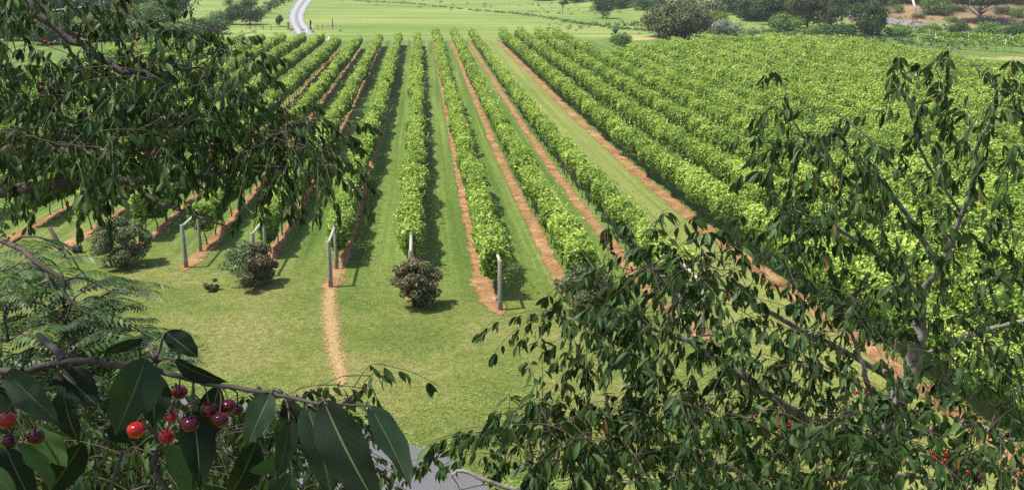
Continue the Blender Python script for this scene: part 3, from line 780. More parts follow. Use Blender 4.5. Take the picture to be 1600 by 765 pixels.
# rough weeds along the ditch line
r = np.random.default_rng(5)
cl = []
for a_, b_ in zip(ditch[:-1], ditch[1:]):
    for s in np.linspace(0, 1, 60):
        q = np.array(a_) * (1 - s) + np.array(b_) * s + r.normal(size=2) * 1.0
        cl.append((q[0], q[1], float(G(q[0], q[1])) + .02, r.uniform(.15, .55)))
stuff(crown('weeds', cl, 14000, .28, M['bright'], None, 6, up=1.0))
cl = []
for u, v, n_, s_ in ((1200, 54, 110, 12), (1290, 55, 110, 12), (1370, 58, 110, 12), (1450, 62, 110, 12), (1530, 64, 110, 12), (1600, 62, 110, 14), (1400, 44, 80, 10), (1330, 40, 80, 8), (1090, 50, 60, 6), (1000, 40, 60, 9), (950, 45, 40, 8), (930, 20, 40, 14), (700, 6, 40, 25), (1250, 58, 60, 14), (1400, 56, 60, 16), (300, 56, 60, 14), (1520, 66, 40, 12), (1180, 52, 40, 10)):
    g = ground_at(u, v)
    for _ in range(n_):
        q = g[:2] + r.normal(size=2) * s_ * np.array([1, .6]); cl.append((q[0], q[1], float(G(q[0], q[1])) + .05, r.uniform(.3, .7)))
stuff(crown('undergrowth', cl, 30000, .26, M['tree'], None, 8))

def pole(u, v, hpx, rad, name, label, cat, mat, tip=(0, 0)):
    g = ground_at(u, v); k = px(g); h = hpx / k
    root = empty(name, g, label, cat)
    t = TubeSet(); t.add([[0, 0, -.3], [tip[0] * h * .5, tip[1], h * .5], [tip[0] * h, tip[1], h]], [rad, rad * .9, rad * .75], 8)
    link('pole', t.mesh('pole'), M[mat], root)
    return root, h
pr, ph = pole(1292, 48, 62, .16, 'utility_pole', 'dark wooden utility pole in front of the right-hand wood', 'utility pole', 'wood_dark')
link('crossarm', bm_mesh(bm_box(2.2, .12, .12, ph * .93, .01), 'crossarm'), M['wood_dark'], pr)
pl, phl = pole(161, 48, 62, .15, 'utility_pole', 'grey utility pole behind the left cherry branches', 'utility pole', 'bark_grey')
link('crossarm', bm_mesh(bm_box(2.0, .12, .12, phl * .93, .01), 'crossarm'), M['wood_dark'], pl)
wt = TubeSet(); gp = np.array(pl.location)
wp = spline([gp + [0, -.1, phl * .62], gp + [-9, -2, phl * .5], gp + [-20, -4, phl * .46], gp + [-60, -6, phl * .7]], 16)
wt.add(wp, [.05] * 16, 4)
w_o = link('overhead_cable', wt.mesh('overhead_cable'), M['white']); tag(w_o, 'pale cable running from the left utility pole', 'cable')
# leaning white pole on the bank
pw, _h = pole(1433, 24, 24, .28, 'leaning_pole', 'pale white pole leaning on the clay bank', 'pole', 'white', (-.45, 0))
# stone pillar with white cap in the wood
g = ground_at(1258, 40); k = px(g)
root = empty('pillar', g, 'brown tapering pillar with a round white cap beside the wood', 'pillar')
t = TubeSet(); h = 27 / k; t.add([[0, 0, -.2], [0, 0, h * .4], [0, 0, h * .8]], [5 / k, 4 / k, 2.6 / k], 12, .04); link('shaft', t.mesh('shaft'), M['brick'], root)
t = TubeSet(); t.add([[0, 0, h * .8], [0, 0, h * .95]], [3.2 / k, 3.2 / k], 12); link('neck', t.mesh('neck'), M['black'], root)
t = TubeSet(); t.add([[0, 0, h * .95], [0, 0, h * 1.02], [0, 0, h * 1.12], [0, 0, h * 1.16]], [3.9 / k, 4.2 / k, 3.3 / k, .6 / k], 12); link('cap', t.mesh('cap'), M['white'], root)
# gate posts and marker by the gravel road
def small_post(u, v, hpx, wpx, label, mat='wood_dark', box=None, name='gate_post'):
    g = ground_at(u, v); k = px(g); h = hpx / k
    root = empty(name, g, label, 'post')
    link('post', bm_mesh(bm_box(wpx / k, wpx / k, h, 0, .01), 'post'), M[mat], root)
    link('cap', bm_mesh(bm_box(wpx * 1.3 / k, wpx * 1.3 / k, .06, h, .01), 'cap'), M['wood_pale'], root)
    if box:
        b = link('sign_board', bm_mesh(bm_box(4.5 / k, .08, 4 / k, h * .25, .01), 'sign_board'), M['white'], root); b.location = (3 / k, -.15, 0)
small_post(486, 47, 14, 2.6, 'dark gate post with white board right of the gravel road', box=True)
small_post(451, 47, 11, 3, 'brown gate post with pale cap left of the gravel road', 'wood')
small_post(520, 46, 16, 1.2, 'thin dark post on a patch of bare clay beyond the vines', 'wood_dark', name='marker_post')
for i, u in enumerate((400, 412, 424, 497, 504)):
    small_post(u, 48, 9, .9, ['thin fence stake farthest left of the gravel road', 'thin fence stake second left of the gravel road', 'thin fence stake beside the lone round bush', 'thin fence stake next to the white board', 'thin fence stake farthest right of the gravel road'][i], 'wood', name='fence_stake')
g = ground_at(512, 76); k = px(g)
root = empty('white_marker', g + np.array([.3, 0, 0]), 'small white plastic bag tied to a stake at the top of a row', 'marker')
t = TubeSet(); t.add([[0, 0, 0], [0, 0, 1.6]], [.03, .03], 6); link('stake', t.mesh('stake'), M['wood'], root)
t = TubeSet(); t.add([[0, 0, .9], [.02, 0, 1.1], [-.02, 0, 1.4], [.02, 0, 1.65], [0, 0, 1.8]], [.12, .30, .26, .14, .05], 9, .12); link('bag', t.mesh('bag'), M['white'], root)

# small vineyard at the far right
gA, gB = ground_at(1438, 72), ground_at(1640, 78)
def cross_row(u0, v0, u1, v1, label, seed):
    a_, b_ = ground_at(u0, v0), ground_at(u1, v1)
    root = empty('vine_row', a_, label, 'vine row', 'cross rows of the small far vineyard')
    r = np.random.default_rng(seed)
    cl = []; L = np.linalg.norm((b_ - a_)[:2]); n = int(L / .6)
    for i in range(n):
        q = (b_ - a_)[:2] * i / n; cl.append((q[0], q[1], float(G(a_[0] + q[0], a_[1] + q[1])) - a_[2] + 1.55 + r.normal() * .15, r.uniform(.4, .65)))
    crown('foliage', cl, n * 45, .24, M['vine'], root, seed)
    m = int(L / 6)
    for i in range(m):
        q = (b_ - a_)[:2] * i / m
        o = bpy.data.objects.new('line_post', STEEL); COL.objects.link(o); o.parent = root; o.location = (q[0], q[1] - .5, float(G(a_[0] + q[0], a_[1] + q[1])) - a_[2]); o.scale = (2, 2, 1.05)
    m = int(L / 2)
    for i in range(m):
        q = (b_ - a_)[:2] * (i + .5) / m
        o = bpy.data.objects.new('vine_trunk', TRUNK); COL.objects.link(o); o.parent = root; o.location = (q[0], q[1] - .2, float(G(a_[0] + q[0], a_[1] + q[1])) - a_[2]); o.scale = (1.5, 1, 1)
cross_row(1448, 66, 1640, 76, 'far cross row of the small vineyard under the hedge at right', 701)
cross_row(1430, 74, 1640, 86, 'near cross row of the small vineyard with bare posts at right', 702)
gb = ground_at(1439, 72)
root = empty('trellis_brace', gb, 'small pale H-shaped brace at the far right beyond the vines', 'trellis brace')
for dx in (0, 2.3):
    t = TubeSet(); t.add([[dx, 0, -.1], [dx, 0, 2.0]], [.09, .09], 8); link('post', t.mesh('post'), M['wood_pale'], root)
t = TubeSet(); t.add([[0, 0, 1.9], [2.3, 0, 1.7]], [.07, .07], 8); link('rail', t.mesh('rail'), M['wood_pale'], root)

# ------------------------------------------------------------------ grass blades and lawn weeds
r = np.random.default_rng(77)
n = 420000
# more of them close by
yv = 17 + (r.random(n) ** 1.5) * 48
xv = r.uniform(-1, 1, n) * (yv * .52 + 3) + yv * .10
keep = np.ones(n, bool)
for k in range(-12, 4):
    keep &= ~((np.abs(xv - row_x(k)) < .55) & (yv > y_start(xv) - .3))
keep &= ~((np.abs(xv - (WX - .5)) < .8))
keep &= ~(xv > WX + .5)
stp = np.array(pts)
keep &= ~((np.abs(xv - np.interp(yv, stp[::-1, 1], stp[::-1, 0])) < .33) & (yv > stp[-1, 1]) & (yv < stp[0, 1]))
drv = np.array(drive); o_ = np.argsort(drv[:, 0])
keep &= ~(np.abs(yv - np.interp(xv, drv[o_, 0], drv[o_, 1])) < 1.75)
xv, yv = xv[keep], yv[keep]; n = len(xv)
pos = np.stack([xv, yv, G(xv, yv) - .005], -1)
dr = np.stack([r.normal(size=n) * .9, r.normal(size=n) * .9, np.ones(n)], -1)
nor = np.stack([r.normal(size=n), r.normal(size=n), np.full(n, .9)], -1)
S = r.uniform(.025, .07, n)
patch = .12 * np.sin(xv * .7 + 1.3 * np.sin(yv * .5)) + .1 * np.sin(yv * 1.1 + xv * .3)
blade = (BLADE[0] * np.array([.32, 1, 1]), BLADE[1])
Vv, Ff, T = leaves(blade, pos, dr, nor, S, np.clip(.5 + patch + r.normal(size=n) * .22, 0, 1))
stuff(link('grass', np_mesh('grass', Vv, Ff, 3, T), M['grass']))
# clover and plantain patches
cen = []
for _ in range(900):
    y_ = 18 + r.random() ** 1.3 * 26; x_ = r.uniform(-1, 1) * (y_ * .45 + 2) + y_ * .1
    if abs(y_ - np.interp(x_, drv[o_, 0], drv[o_, 1])) < 1.9: continue
    cen += [(x_ + r.normal() * .25, y_ + r.normal() * .25) for _ in range(int(r.integers(2, 16)))]
for _ in range(1300):     # unmown fringe along the drive
    x_ = r.uniform(-6, 6); y_ = np.interp(x_, drv[o_, 0], drv[o_, 1]) + 1.95 + abs(r.normal()) * .35; cen.append((x_, y_))
cen = np.array(cen); n = len(cen)
pos = np.stack([cen[:, 0], cen[:, 1], G(cen[:, 0], cen[:, 1]) + .01], -1)
pos = np.repeat(pos, 4, 0); n = len(pos)
a_ = r.uniform(0, 2 * math.pi, n)
dr = np.stack([np.cos(a_), np.sin(a_), r.uniform(.2, .8, n)], -1)
Vv, Ff, T = leaves(LEAF4, pos, dr, np.tile([0, 0, 1.0], (n, 1)) + r.normal(size=(n, 3)) * .2, r.uniform(.02, .05, n), r.random(n))
stuff(link('lawn_weeds', np_mesh('lawn_weeds', Vv, Ff, 4, T), M['weed']))

# ------------------------------------------------------------------ cherry trees close to the viewer
LEAFSEQ = []
class Skeleton:
    """limbs traced in space, twigs grown to spray points, leaves hung along the twigs"""
    def __init__(self, seed):
        self.r = np.random.default_rng(seed); self.t = TubeSet(); self.tw = TubeSet(); self.nodes = []
        self.lp = []; self.ld = []; self.ln = []; self.ls = []; self.lt = []
    def limb(self, pts, r0, r1, n=None, sides=8, wob=.1, nodes=True):
        pts = np.array(pts); n = n or max(6, int(np.linalg.norm(np.diff(pts, axis=0), axis=1).sum() / .12))
        s = spline(pts, n); s[1:-1] += self.r.normal(size=(n - 2, 3)) * r1 * (.6 if r1 > .006 else .25)
        self.t.add(s, np.linspace(r0, r1, n) * (1 + .10 * self.r.normal(size=n)), sides, wob)
        if nodes: self.nodes += [tuple(p) for p in s]
    def spray(self, p, leaf=.10, count=9, maxd=9):
        r = self.r
        nd = np.array(self.nodes); d = np.linalg.norm(nd - p, axis=1)
        i = int(np.argmin(d)); a = nd[i]; L = d[i]
        if L < .12:
            out = nrm(r.normal(size=3)[None])[0] * np.array([1, 1, .5]); p = a + out * .25; L = .25
        mid = (a + p) / 2 + np.array([0, 0, .10 * L]) + r.normal(size=3) * L * .08
        m = max(5, int(L / .06)); s = spline([a, mid, p], m)
        # tip bends on downwards and outwards
        dirn = nrm((s[-1] - s[-3])[None])[0]
        ext = [s[-1] + dirn * q + np.array([0, 0, -.35 * q * q / .3]) for q in (.07, .15, .24)]
        full = np.vstack([s, ext])
        r0 = min(.008, .0018 + .0035 * L)
        self.tw.add(full, np.linspace(r0, .0015, len(full)), 5)
        self.nodes += [tuple(q) for q in s[1:]]
        # leaves along the last part
        seg = full[-min(len(full), 9):]
        tt = np.linspace(0, 1, len(seg)); 
        for c in range(count):
            q = 1 - r.random() ** 1.6 * .85 if c % 4 else r.uniform(.9, 1)
            b = np.array([np.interp(q, tt, seg[:, kx]) for kx in range(3)])
            td = nrm((seg[min(len(seg) - 1, int(q * (len(seg) - 1)) + 1)] - seg[max(0, int(q * (len(seg) - 1)) - 1)])[None])[0]
            side = np.cross(td, [0, 0, 1]); side = side / max(np.linalg.norm(side), .1) * (1 if c % 2 else -1)
            ld = nrm((side * .42 + td * .40 + np.array([0, 0, -.80]) + r.normal(size=3) * .24)[None])[0]
            nn_ = side * .6 + np.array([0, 0, .5]) + r.normal(size=3) * .45
            self.lp.append(b + ld * .015 + np.array([0, 0, -.008])); self.ld.append(ld); self.ln.append(nn_)
            self.ls.append(leaf * r.uniform(.65, 1.2)); self.lt.append(np.clip(r.normal(.45, .2), 0, .96) if r.random() > .006 else 1.0)
    def build(self, root, bark='bark'):
        link('trunk', self.t.mesh('trunk'), M[bark], root)
        link('twigs', self.tw.mesh('twigs'), M['twig'], root)
        n = len(self.lp)
        Vv, Ff, T = leaves(LEAFC, np.array(self.lp), np.array(self.ld), np.array(self.ln), np.array(self.ls), np.array(self.lt))
        link('foliage', np_mesh('foliage', Vv, Ff, 4, T, True), M['cherry'], root)
def fill(sk, regions, leaf=.10, count=9):
    pts_ = []
    for (u0, v0, u1, v1, n_, d0, d1) in regions:
        for _ in range(n_):
            pts_.append(P(sk.r.uniform(u0, u1), sk.r.uniform(v0, v1), sk.r.uniform(d0, d1)))
    nd = np.array(sk.nodes)
    pts_.sort(key=lambda p: np.min(np.linalg.norm(nd - p, axis=1)))
    for p in pts_: sk.spray(p, leaf * sk.r.uniform(.85, 1.15), count + int(sk.r.integers(-2, 4)))
def cherry_mat(name, col):
    m, nt, b = newmat(name)
    oi = N(nt, 'ShaderNodeObjectInfo')
    r_ = ramp(nt, [(0, tuple(c * .55 for c in col)), (1, col)]); nt.links.new(oi.outputs['Random'], r_.inputs[0])
    tc = N(nt, 'ShaderNodeTexCoord'); n_ = noise(nt, 60, 3, .5, tc.outputs['Object'])
    c = mixc(nt, math_(nt, 'MULTIPLY', n_.outputs[0], .4), r_.outputs[0], (.01, .001, .003))
    nt.links.new(c, b.inputs['Base Color']); b.inputs['Roughness'].default_value = .2; b.inputs['Specular IOR Level'].default_value = .35
    b.inputs['Coat Weight'].default_value = .0; b.inputs['Coat Roughness'].default_value = .08
    b.inputs['Subsurface Weight'].default_value = .15; b.inputs['Subsurface Radius'].default_value = (.01, .002, .001); b.inputs['Subsurface Scale'].default_value = .3
    return m
M['fruit_red'] = cherry_mat('red_cherry', (.40, .012, .008)); M['fruit_dark'] = cherry_mat('dark_cherry', (.09, .004, .010))  # near dark fruit: shade on the branch put into the colour
def fruit_mesh(mat, seg=20, rings=14):
    V_, F_ = [], []
    for i in range(rings + 1):
        ph_ = math.pi * i / rings
        for j in range(seg):
            th_ = 2 * math.pi * j / seg
            rad = math.sin(ph_) * (1 + .05 * math.cos(ph_)) * (1 - .03 * math.cos(th_))
            z = math.cos(ph_) * .93 - .24 * math.exp(-(ph_ / .36) ** 2) + .05 * math.exp(-((math.pi - ph_) / .3) ** 2)
            V_.append((rad * math.cos(th_), rad * math.sin(th_), z))
    for i in range(rings):
        for j in range(seg):
            a = i * seg + j; b = i * seg + (j + 1) % seg; F_.append((a, a + seg, b + seg, b))
    me = bpy.data.meshes.new('cherry'); me.from_pydata(V_, [], F_); me.polygons.foreach_set('use_smooth', np.ones(len(F_), bool)); me.materials.append(M[mat]); return me
FR, FD = fruit_mesh('fruit_red'), fruit_mesh('fruit_dark')
FRs, FDs = fruit_mesh('fruit_red', 10, 7), fruit_mesh('fruit_dark', 10, 7)
t = TubeSet(); t.add(spline([[0, 0, .007], [.002, 0, .02], [.006, 0, .034], [.006, 0, .046]], 6), [.0009] * 6, 5); STEM = t.mesh('stem'); STEM.materials.append(M['sumac'] if False else M['twig'])
def small_cherry(root, p, rad, red, r):
    o = bpy.data.objects.new('cherry', FRs if red else FDs); COL.objects.link(o); o.parent = root
    o.location = [float(a) for a in (p - np.array(root.location))]; o.scale = (rad,) * 3
    s = bpy.data.objects.new('stem', STEM); COL.objects.link(s); s.parent = o; s.scale = (1 / rad,) * 3; s.rotation_euler = (r.normal() * .3, r.normal() * .3, r.uniform(0, 6))
def rel(sk, root):
    """shift world-built arrays so that the tree hangs under its own base"""
    off = np.array(root.location)
    sk.t.V = [v - off for v in sk.t.V]; sk.tw.V = [v - off for v in sk.tw.V]; sk.lp = [p - off for p in sk.lp]

# --- left tree: trunk outside the frame, limbs reaching in
A = Skeleton(201)
tx = P(-330, 150, 5.6); tb = np.array([tx[0] - .2, tx[1] + .1, float(G(tx[0], tx[1]))])
rootA = empty('cherry_tree', tb, 'dark leafy cherry tree reaching in from the upper left with thick dark limbs', 'cherry tree')
A.limb([tb - [0, 0, .3], tb * .5 + tx * .5 + [.1, 0, 0], P(-330, 330, 5.6), tx, P(-300, -60, 5.5), P(-240, -260, 5.4)], .17, .07, sides=10)
A.limb([P(-330, 330, 5.6), P(-150, 305, 5.3), P(0, 298, 5.0), P(82, 291, 4.9), P(147, 285, 4.9), P(229, 282, 4.9), P(278, 280, 4.95), P(343, 270, 5.0), P(400, 262, 5.1), P(470, 262, 5.2)], .045, .006)
A.limb([P(-330, 200, 5.6), P(-120, 235, 5.1), P(0, 237, 4.9), P(49, 235, 4.8), P(131, 241, 4.8), P(190, 236, 4.9), P(280, 222, 5.0)], .045, .008)
A.limb([P(-300, -60, 5.5), P(-120, -70, 5.2), P(25, -5, 5.0), P(60, 22, 5.0), P(108, 59, 5.0), P(144, 82, 5.0), P(183, 108, 5.0), P(225, 120, 5.05), P(278, 129, 5.1)], .038, .012)
A.limb([P(255, 125, 5.1), P(270, 105, 5.15), P(281, 90, 5.2)], .010, .006)
A.limb([P(262, 112, 5.1), P(290, 108, 5.2), P(315, 106, 5.25), P(350, 108, 5.3)], .008, .004)
A.limb([P(120, 68, 5), P(125, 45, 4.9), P(131, 27, 4.9)], .008, .005)
A.limb([P(115, 52, 5), P(140, 58, 4.9), P(165, 66, 4.9)], .008, .004)
A.limb([P(200, 281, 4.9), P(242, 313, 4.8), P(294, 333, 4.75), P(350, 352, 4.7)], .013, .005)
A.limb([P(-330, 330, 5.6), P(-100, 350, 5.0), P(16, 381, 4.8), P(60, 412, 4.7), P(98, 438, 4.7), P(101, 459, 4.7), P(120, 478, 4.7), P(140, 492, 4.7)], .020, .006, nodes=False)
A.limb([P(98, 438, 4.7), P(120, 433, 4.7), P(145, 440, 4.7), P(170, 454, 4.7), P(200, 459, 4.7)], .007, .003, nodes=False)
A.limb([P(16, 381, 4.8), P(40, 369, 4.75), P(70, 372, 4.7), P(100, 388, 4.7), P(112, 398, 4.7)], .007, .003, nodes=False)
A.limb([P(112, 400, 4.7), P(122, 418, 4.7), P(135, 432, 4.7)], .004, .003, nodes=False)
A.limb([P(138, 492, 4.7), P(145, 478, 4.65), P(151, 462, 4.6)], .003, .002, nodes=False)
fill(A, [(-10, -30, 60, 100, 18, 4.3, 5.6), (0, 80, 150, 210, 52, 4.3, 5.8), (0, 195, 150, 262, 34, 4.3, 5.6), (120, 105, 300, 252, 84, 4.3, 5.8), (60, 0, 150, 40, 6, 4.6, 5.6), (150, 20, 250, 90, 16, 4.5, 5.6),
         (285, 40, 345, 100, 9, 4.8, 5.6), (290, 100, 345, 160, 10, 4.8, 5.6), (345, 60, 395, 110, 8, 4.8, 5.6), (250, 130, 400, 250, 56, 4.5, 5.7), (380, 145, 450, 220, 22, 4.7, 5.6),
         (430, 195, 515, 248, 26, 4.7, 5.5), (510, 232, 540, 255, 4, 4.9, 5.3), (300, 255, 380, 270, 4, 4.7, 5.4), (0, 275, 60, 290, 3, 4.5, 5.4), (140, 275, 240, 285, 3, 4.6, 5.2),
         (-260, -200, 0, 260, 90, 4.5, 6.2), (-120, -260, 260, -60, 60, 4.4, 6.2)], .070, 18)  # sprays beyond the frame are unseen, added to shade the near branch
rel(A, rootA); A.build(rootA)
for (u, v, m) in ((138, 142, 4), (75, 68, 3), (235, 240, 3), (60, 130, 2), (215, 60, 2), (405, 300, 3), (330, 235, 2), (240, 105, 3)):
    for _ in range(m): small_cherry(rootA, P(u + A.r.normal() * 6, v + A.r.normal() * 5, 4.4 + A.r.normal() * .05), .009, A.r.random() < .3, A.r)

# --- right tree
B = Skeleton(302)
b0 = P(1372, 790, 7.2); gb_ = np.array([b0[0], b0[1], float(G(b0[0], b0[1]))])
rootB = empty('cherry_tree', gb_, 'tall cherry tree at the right with mottled trunk and drooping leaves', 'cherry tree')
B.limb([gb_ - [0, 0, .3], gb_ * .5 + b0 * .5, P(1370, 760, 7.0), P(1388, 680, 6.6), P(1397, 645, 6.5), P(1414, 607, 6.4), P(1428, 559, 6.3), P(1442, 500, 6.2)], .12, .040, n=40, sides=12)
B.limb([P(1442, 500, 6.2), P(1442, 453, 6.1), P(1470, 420, 6.0), P(1490, 365, 5.9), P(1512, 315, 5.7), P(1524, 275, 5.6), P(1526, 230, 5.4), P(1545, 195, 5.3), P(1560, 150, 5.2), P(1540, 120, 5.1), P(1490, 74, 5.1)], .026, .002)
B.limb([P(1380, 790, 6.6), P(1373, 708, 5.6), P(1366, 656, 5.5), P(1359, 614, 5.5), P(1345, 560, 5.5), P(1320, 500, 5.4)], .022, .009)
B.limb([P(1397, 650, 6.5), P(1330, 700, 6.0), P(1260, 655, 5.5), P(1194, 611, 5.2), P(1146, 576, 5.1), P(1098, 548, 5.1), P(1070, 531, 5.1), P(1025, 516, 5.1), P(973, 517, 5.1), P(920, 505, 5.1)], .034, .007)
B.limb([P(1390, 690, 6.5), P(1460, 670, 6.2), P(1522, 663, 6.0), P(1580, 683, 5.8), P(1650, 690, 5.6)], .028, .014)
B.limb([P(1428, 559, 6.3), P(1470, 545, 6.2), P(1532, 517, 6.0), P(1600, 503, 5.8), P(1700, 480, 5.6)], .026, .012)
B.limb([P(1385, 740, 6.8), P(1250, 745, 6.0), P(1100, 725, 5.4), P(1007, 714, 5.0), P(893, 714, 4.8), P(800, 730, 4.7)], .028, .006)
B.limb([P(1372, 790, 7), P(1380, 760, 6), P(1410, 744, 5.4), P(1440, 746, 5.2), P(1475, 770, 5)], .02, .012)
B.limb([P(1250, 790, 5.5), P(1000, 790, 4.6), P(860, 775, 4.3), P(780, 758, 4.2), P(725, 735, 4.2), P(705, 742, 4.2)], .02, .006)
B.limb([P(1414, 607, 6.4), P(1340, 560, 6.0), P(1260, 520, 5.6), P(1190, 480, 5.4), P(1120, 450, 5.2), P(1030, 430, 5.1)], .024, .005)
B.limb([P(1442, 470, 6.1), P(1400, 420, 5.8), P(1330, 370, 5.5), P(1270, 340, 5.4), P(1215, 320, 5.3)], .022, .004)
B.limb([P(1470, 420, 6.0), P(1420, 340, 5.6), P(1380, 290, 5.4), P(1345, 270, 5.3), P(1330, 215, 5.2)], .02, .003)
B.limb([P(1395, 260, 5.4), P(1360, 218, 5.35), P(1310, 178, 5.3), P(1300, 175, 5.3)], .006, .003)
B.limb([P(1500, 330, 5.8), P(1440, 240, 5.4), P(1430, 180, 5.3), P(1395, 130, 5.2)], .012, .003)
B.limb([P(1345, 300, 5.4), P(1280, 240, 5.3), P(1240, 190, 5.2), P(1225, 135, 5.2)], .010, .002)
B.limb([P(1300, 600, 5.6), P(1220, 545, 5.2), P(1260, 520, 5.1), P(1360, 515, 5.0)], .007, .003)
fill(B, [(1480, 60, 1505, 84, 2, 5, 5.2), (1205, 108, 1240, 170, 5, 5.1, 5.4), (1380, 110, 1430, 140, 5, 5, 5.4), (1445, 105, 1600, 195, 15, 4.8, 5.8), (1200, 165, 1290, 235, 6, 5, 5.6),
         (1290, 155, 1420, 235, 9, 4.9, 5.6), (1320, 215, 1380, 360, 20, 4.8, 5.6), (1170, 260, 1250, 370, 10, 4.9, 5.6), (1250, 250, 1330, 380, 7, 4.9, 5.8), (1440, 200, 1610, 370, 20, 4.8, 6.2),
         (1370, 260, 1460, 380, 9, 5, 6.2), (940, 375, 1035, 440, 19, 4.8, 5.5), (1040, 400, 1130, 470, 12, 4.6, 5.2), (1000, 345, 1050, 385, 4, 4.9, 5.4), (1045, 370, 1200, 440, 20, 4.8, 5.8), (850, 465, 1010, 530, 26, 4.6, 5.5), (870, 540, 1050, 620, 18, 4.5, 5.4),
         (1010, 450, 1200, 570, 24, 4.7, 5.8), (805, 575, 850, 615, 4, 4.5, 5), (775, 640, 870, 700, 11, 4.2, 4.9), (840, 620, 1000, 700, 32, 4.2, 5.2), (770, 690, 870, 765, 12, 4.0, 4.8), (720, 742, 800, 785, 4, 3.9, 4.4), (860, 690, 1010, 775, 38, 4.0, 5.2),
         (1000, 590, 1200, 775, 84, 4.0, 5.6), (1200, 380, 1420, 510, 32, 4.7, 6.2), (1420, 370, 1610, 510, 24, 4.7, 6.2), (1200, 510, 1400, 640, 46, 4.5, 6.0), (1440, 520, 1610, 640, 26, 4.5, 6.0),
         (1200, 640, 1400, 775, 74, 4.0, 5.8), (1400, 640, 1610, 775, 60, 4.0, 5.8), (1620, 200, 1850, 760, 60, 4.5, 6.5)], .080, 18)
rel(B, rootB); B.build(rootB, 'bark_grey')
for (u, v, m) in ((1240, 662, 4), (1265, 668, 3), (1455, 705, 4), (1470, 712, 5), (1482, 726, 3), (1390, 742, 3), (1335, 655, 3), (1540, 738, 4), (1515, 760, 4), (1500, 742, 3), (1220, 665, 2), (1335, 680, 3), (1350, 622, 4), (1585, 735, 3), (1300, 745, 4), (1210, 745, 3), (1180, 650, 2)):
    for _ in range(m): small_cherry(rootB, P(u + B.r.normal() * 7, v + B.r.normal() * 6, 4.25 + B.r.normal() * .15), .0085, B.r.random() < .25, B.r)

# --- low young cherry below the near branch
E_ = Skeleton(403)
e0 = P(420, 1000, 6.4); ge = np.array([e0[0], e0[1], float(G(e0[0], e0[1]))])
rootE = empty('cherry_tree', ge, 'low dark young cherry tree whose crown fills the bottom left under the near branch', 'cherry tree')
E_.limb([ge - [0, 0, .3], (ge + e0) / 2 + [.2, 0, 0], e0, P(400, 860, 6.0)], .10, .04, n=24)
for a_ in ([(400, 860, 6), (330, 790, 5.6), (250, 720, 5.5), (150, 660, 5.5), (60, 620, 5.6)], [(400, 860, 6), (420, 780, 5.6), (400, 700, 5.6), (370, 640, 5.7)], [(400, 860, 6), (500, 790, 5.4), (540, 700, 5.1), (530, 645, 4.9), (545, 622, 4.7), (572, 606, 4.5)],
           [(400, 860, 6), (300, 830, 5.2), (150, 780, 5), (40, 740, 5)]):
    E_.limb([P(*q) for q in a_], .022, .004)
fill(E_, [(130, 630, 300, 775, 120, 5, 6.4), (300, 640, 500, 775, 130, 5, 6.4), (0, 620, 150, 775, 110, 5, 6.4), (480, 690, 590, 775, 30, 4.8, 5.7), (180, 640, 520, 775, 120, 4.2, 5.2), (0, 650, 180, 775, 50, 4.4, 5.4), (550, 598, 598, 618, 6, 4.3, 4.6), (0, 600, 130, 650, 14, 5.4, 6.4)], .078, 12)
rel(E_, rootE); E_.build(rootE)

# --- sumac with long feathery fronds, behind the left branches
def sumac(base_px, d, label, seed, fr_regions, limbs, fl=.55):
    r = np.random.default_rng(seed)
    b = P(*base_px, d); g = np.array([b[0], b[1], float(G(b[0], b[1]))])
    root = empty('sumac_tree', g, label, 'sumac', None)
    t = TubeSet(); nodes = []
    t.add(spline([g - [0, 0, .3], g * .5 + b * .5, b], 10) - g, np.linspace(.10, .04, 10), 8, .05)
    for L in limbs:
        s = spline([P(*q) for q in L], 14); t.add(s - g, np.linspace(.03, .008, 14), 6); nodes += [tuple(q) for q in s]
    pos, dr, nn, S, ti = [], [], [], [], []
    st = TubeSet()
    for (u0, v0, u1, v1, n_, d0, d1) in fr_regions:
        for _ in range(n_):
            c = P(r.uniform(u0, u1), r.uniform(v0, v1), r.uniform(d0, d1))
            nd = np.array(nodes); i = int(np.argmin(np.linalg.norm(nd - c, axis=1)))
            a = nd[i]
            if np.linalg.norm(a - c) > .35:
                t.add(spline([a, (a + c) / 2 + [0, 0, .08], c], 6) - g, np.linspace(.012, .006, 6), 5); nodes.append(tuple(c)); a = c
            az = r.uniform(0, 2 * math.pi); L = fl * r.uniform(.7, 1.15)
            h = np.array([math.cos(az), math.sin(az), .35])
            fr = spline([a, a + h * L * .5, a + h * L * np.array([1, 1, -.1])], 12)
            st.add(fr - g, np.linspace(.004, .0012, 12), 4)
            tt = r.uniform(.3, .8)
            for q in np.linspace(.15, 1, 12):
                p_ = np.array([np.interp(q, np.linspace(0, 1, 12), fr[:, kx]) for kx in range(3)])
                td = nrm((fr[min(11, int(q * 11) + 1)] - fr[max(0, int(q * 11) - 1)] + 1e-6)[None])[0]
                sd_ = np.cross(td, [0, 0, 1])
                for s in (-1, 1):
                    pos.append(p_ - g); dr.append(sd_ * s + td * .35 + np.array([0, 0, -.35])); nn.append(np.array([0, 0, 1.0]) + r.normal(size=3) * .2)
                    S.append(L * .23 * math.sin(math.pi * min(.95, .25 + q * .68))); ti.append(np.clip(tt + r.normal() * .12, 0, 1))
    link('trunk', t.mesh('trunk'), M['bark'], root); link('leaf_stalks', st.mesh('leaf_stalks'), M['twig'], root)
    wide = (LEAFL[0] * np.array([1.35, 1, 1]), LEAFL[1])
    Vv, Ff, T = leaves(wide, np.array(pos), np.array(dr), np.array(nn), np.array(S), np.array(ti))
    link('fronds', np_mesh('fronds', Vv, Ff, 4, T), M['sumac'], root)
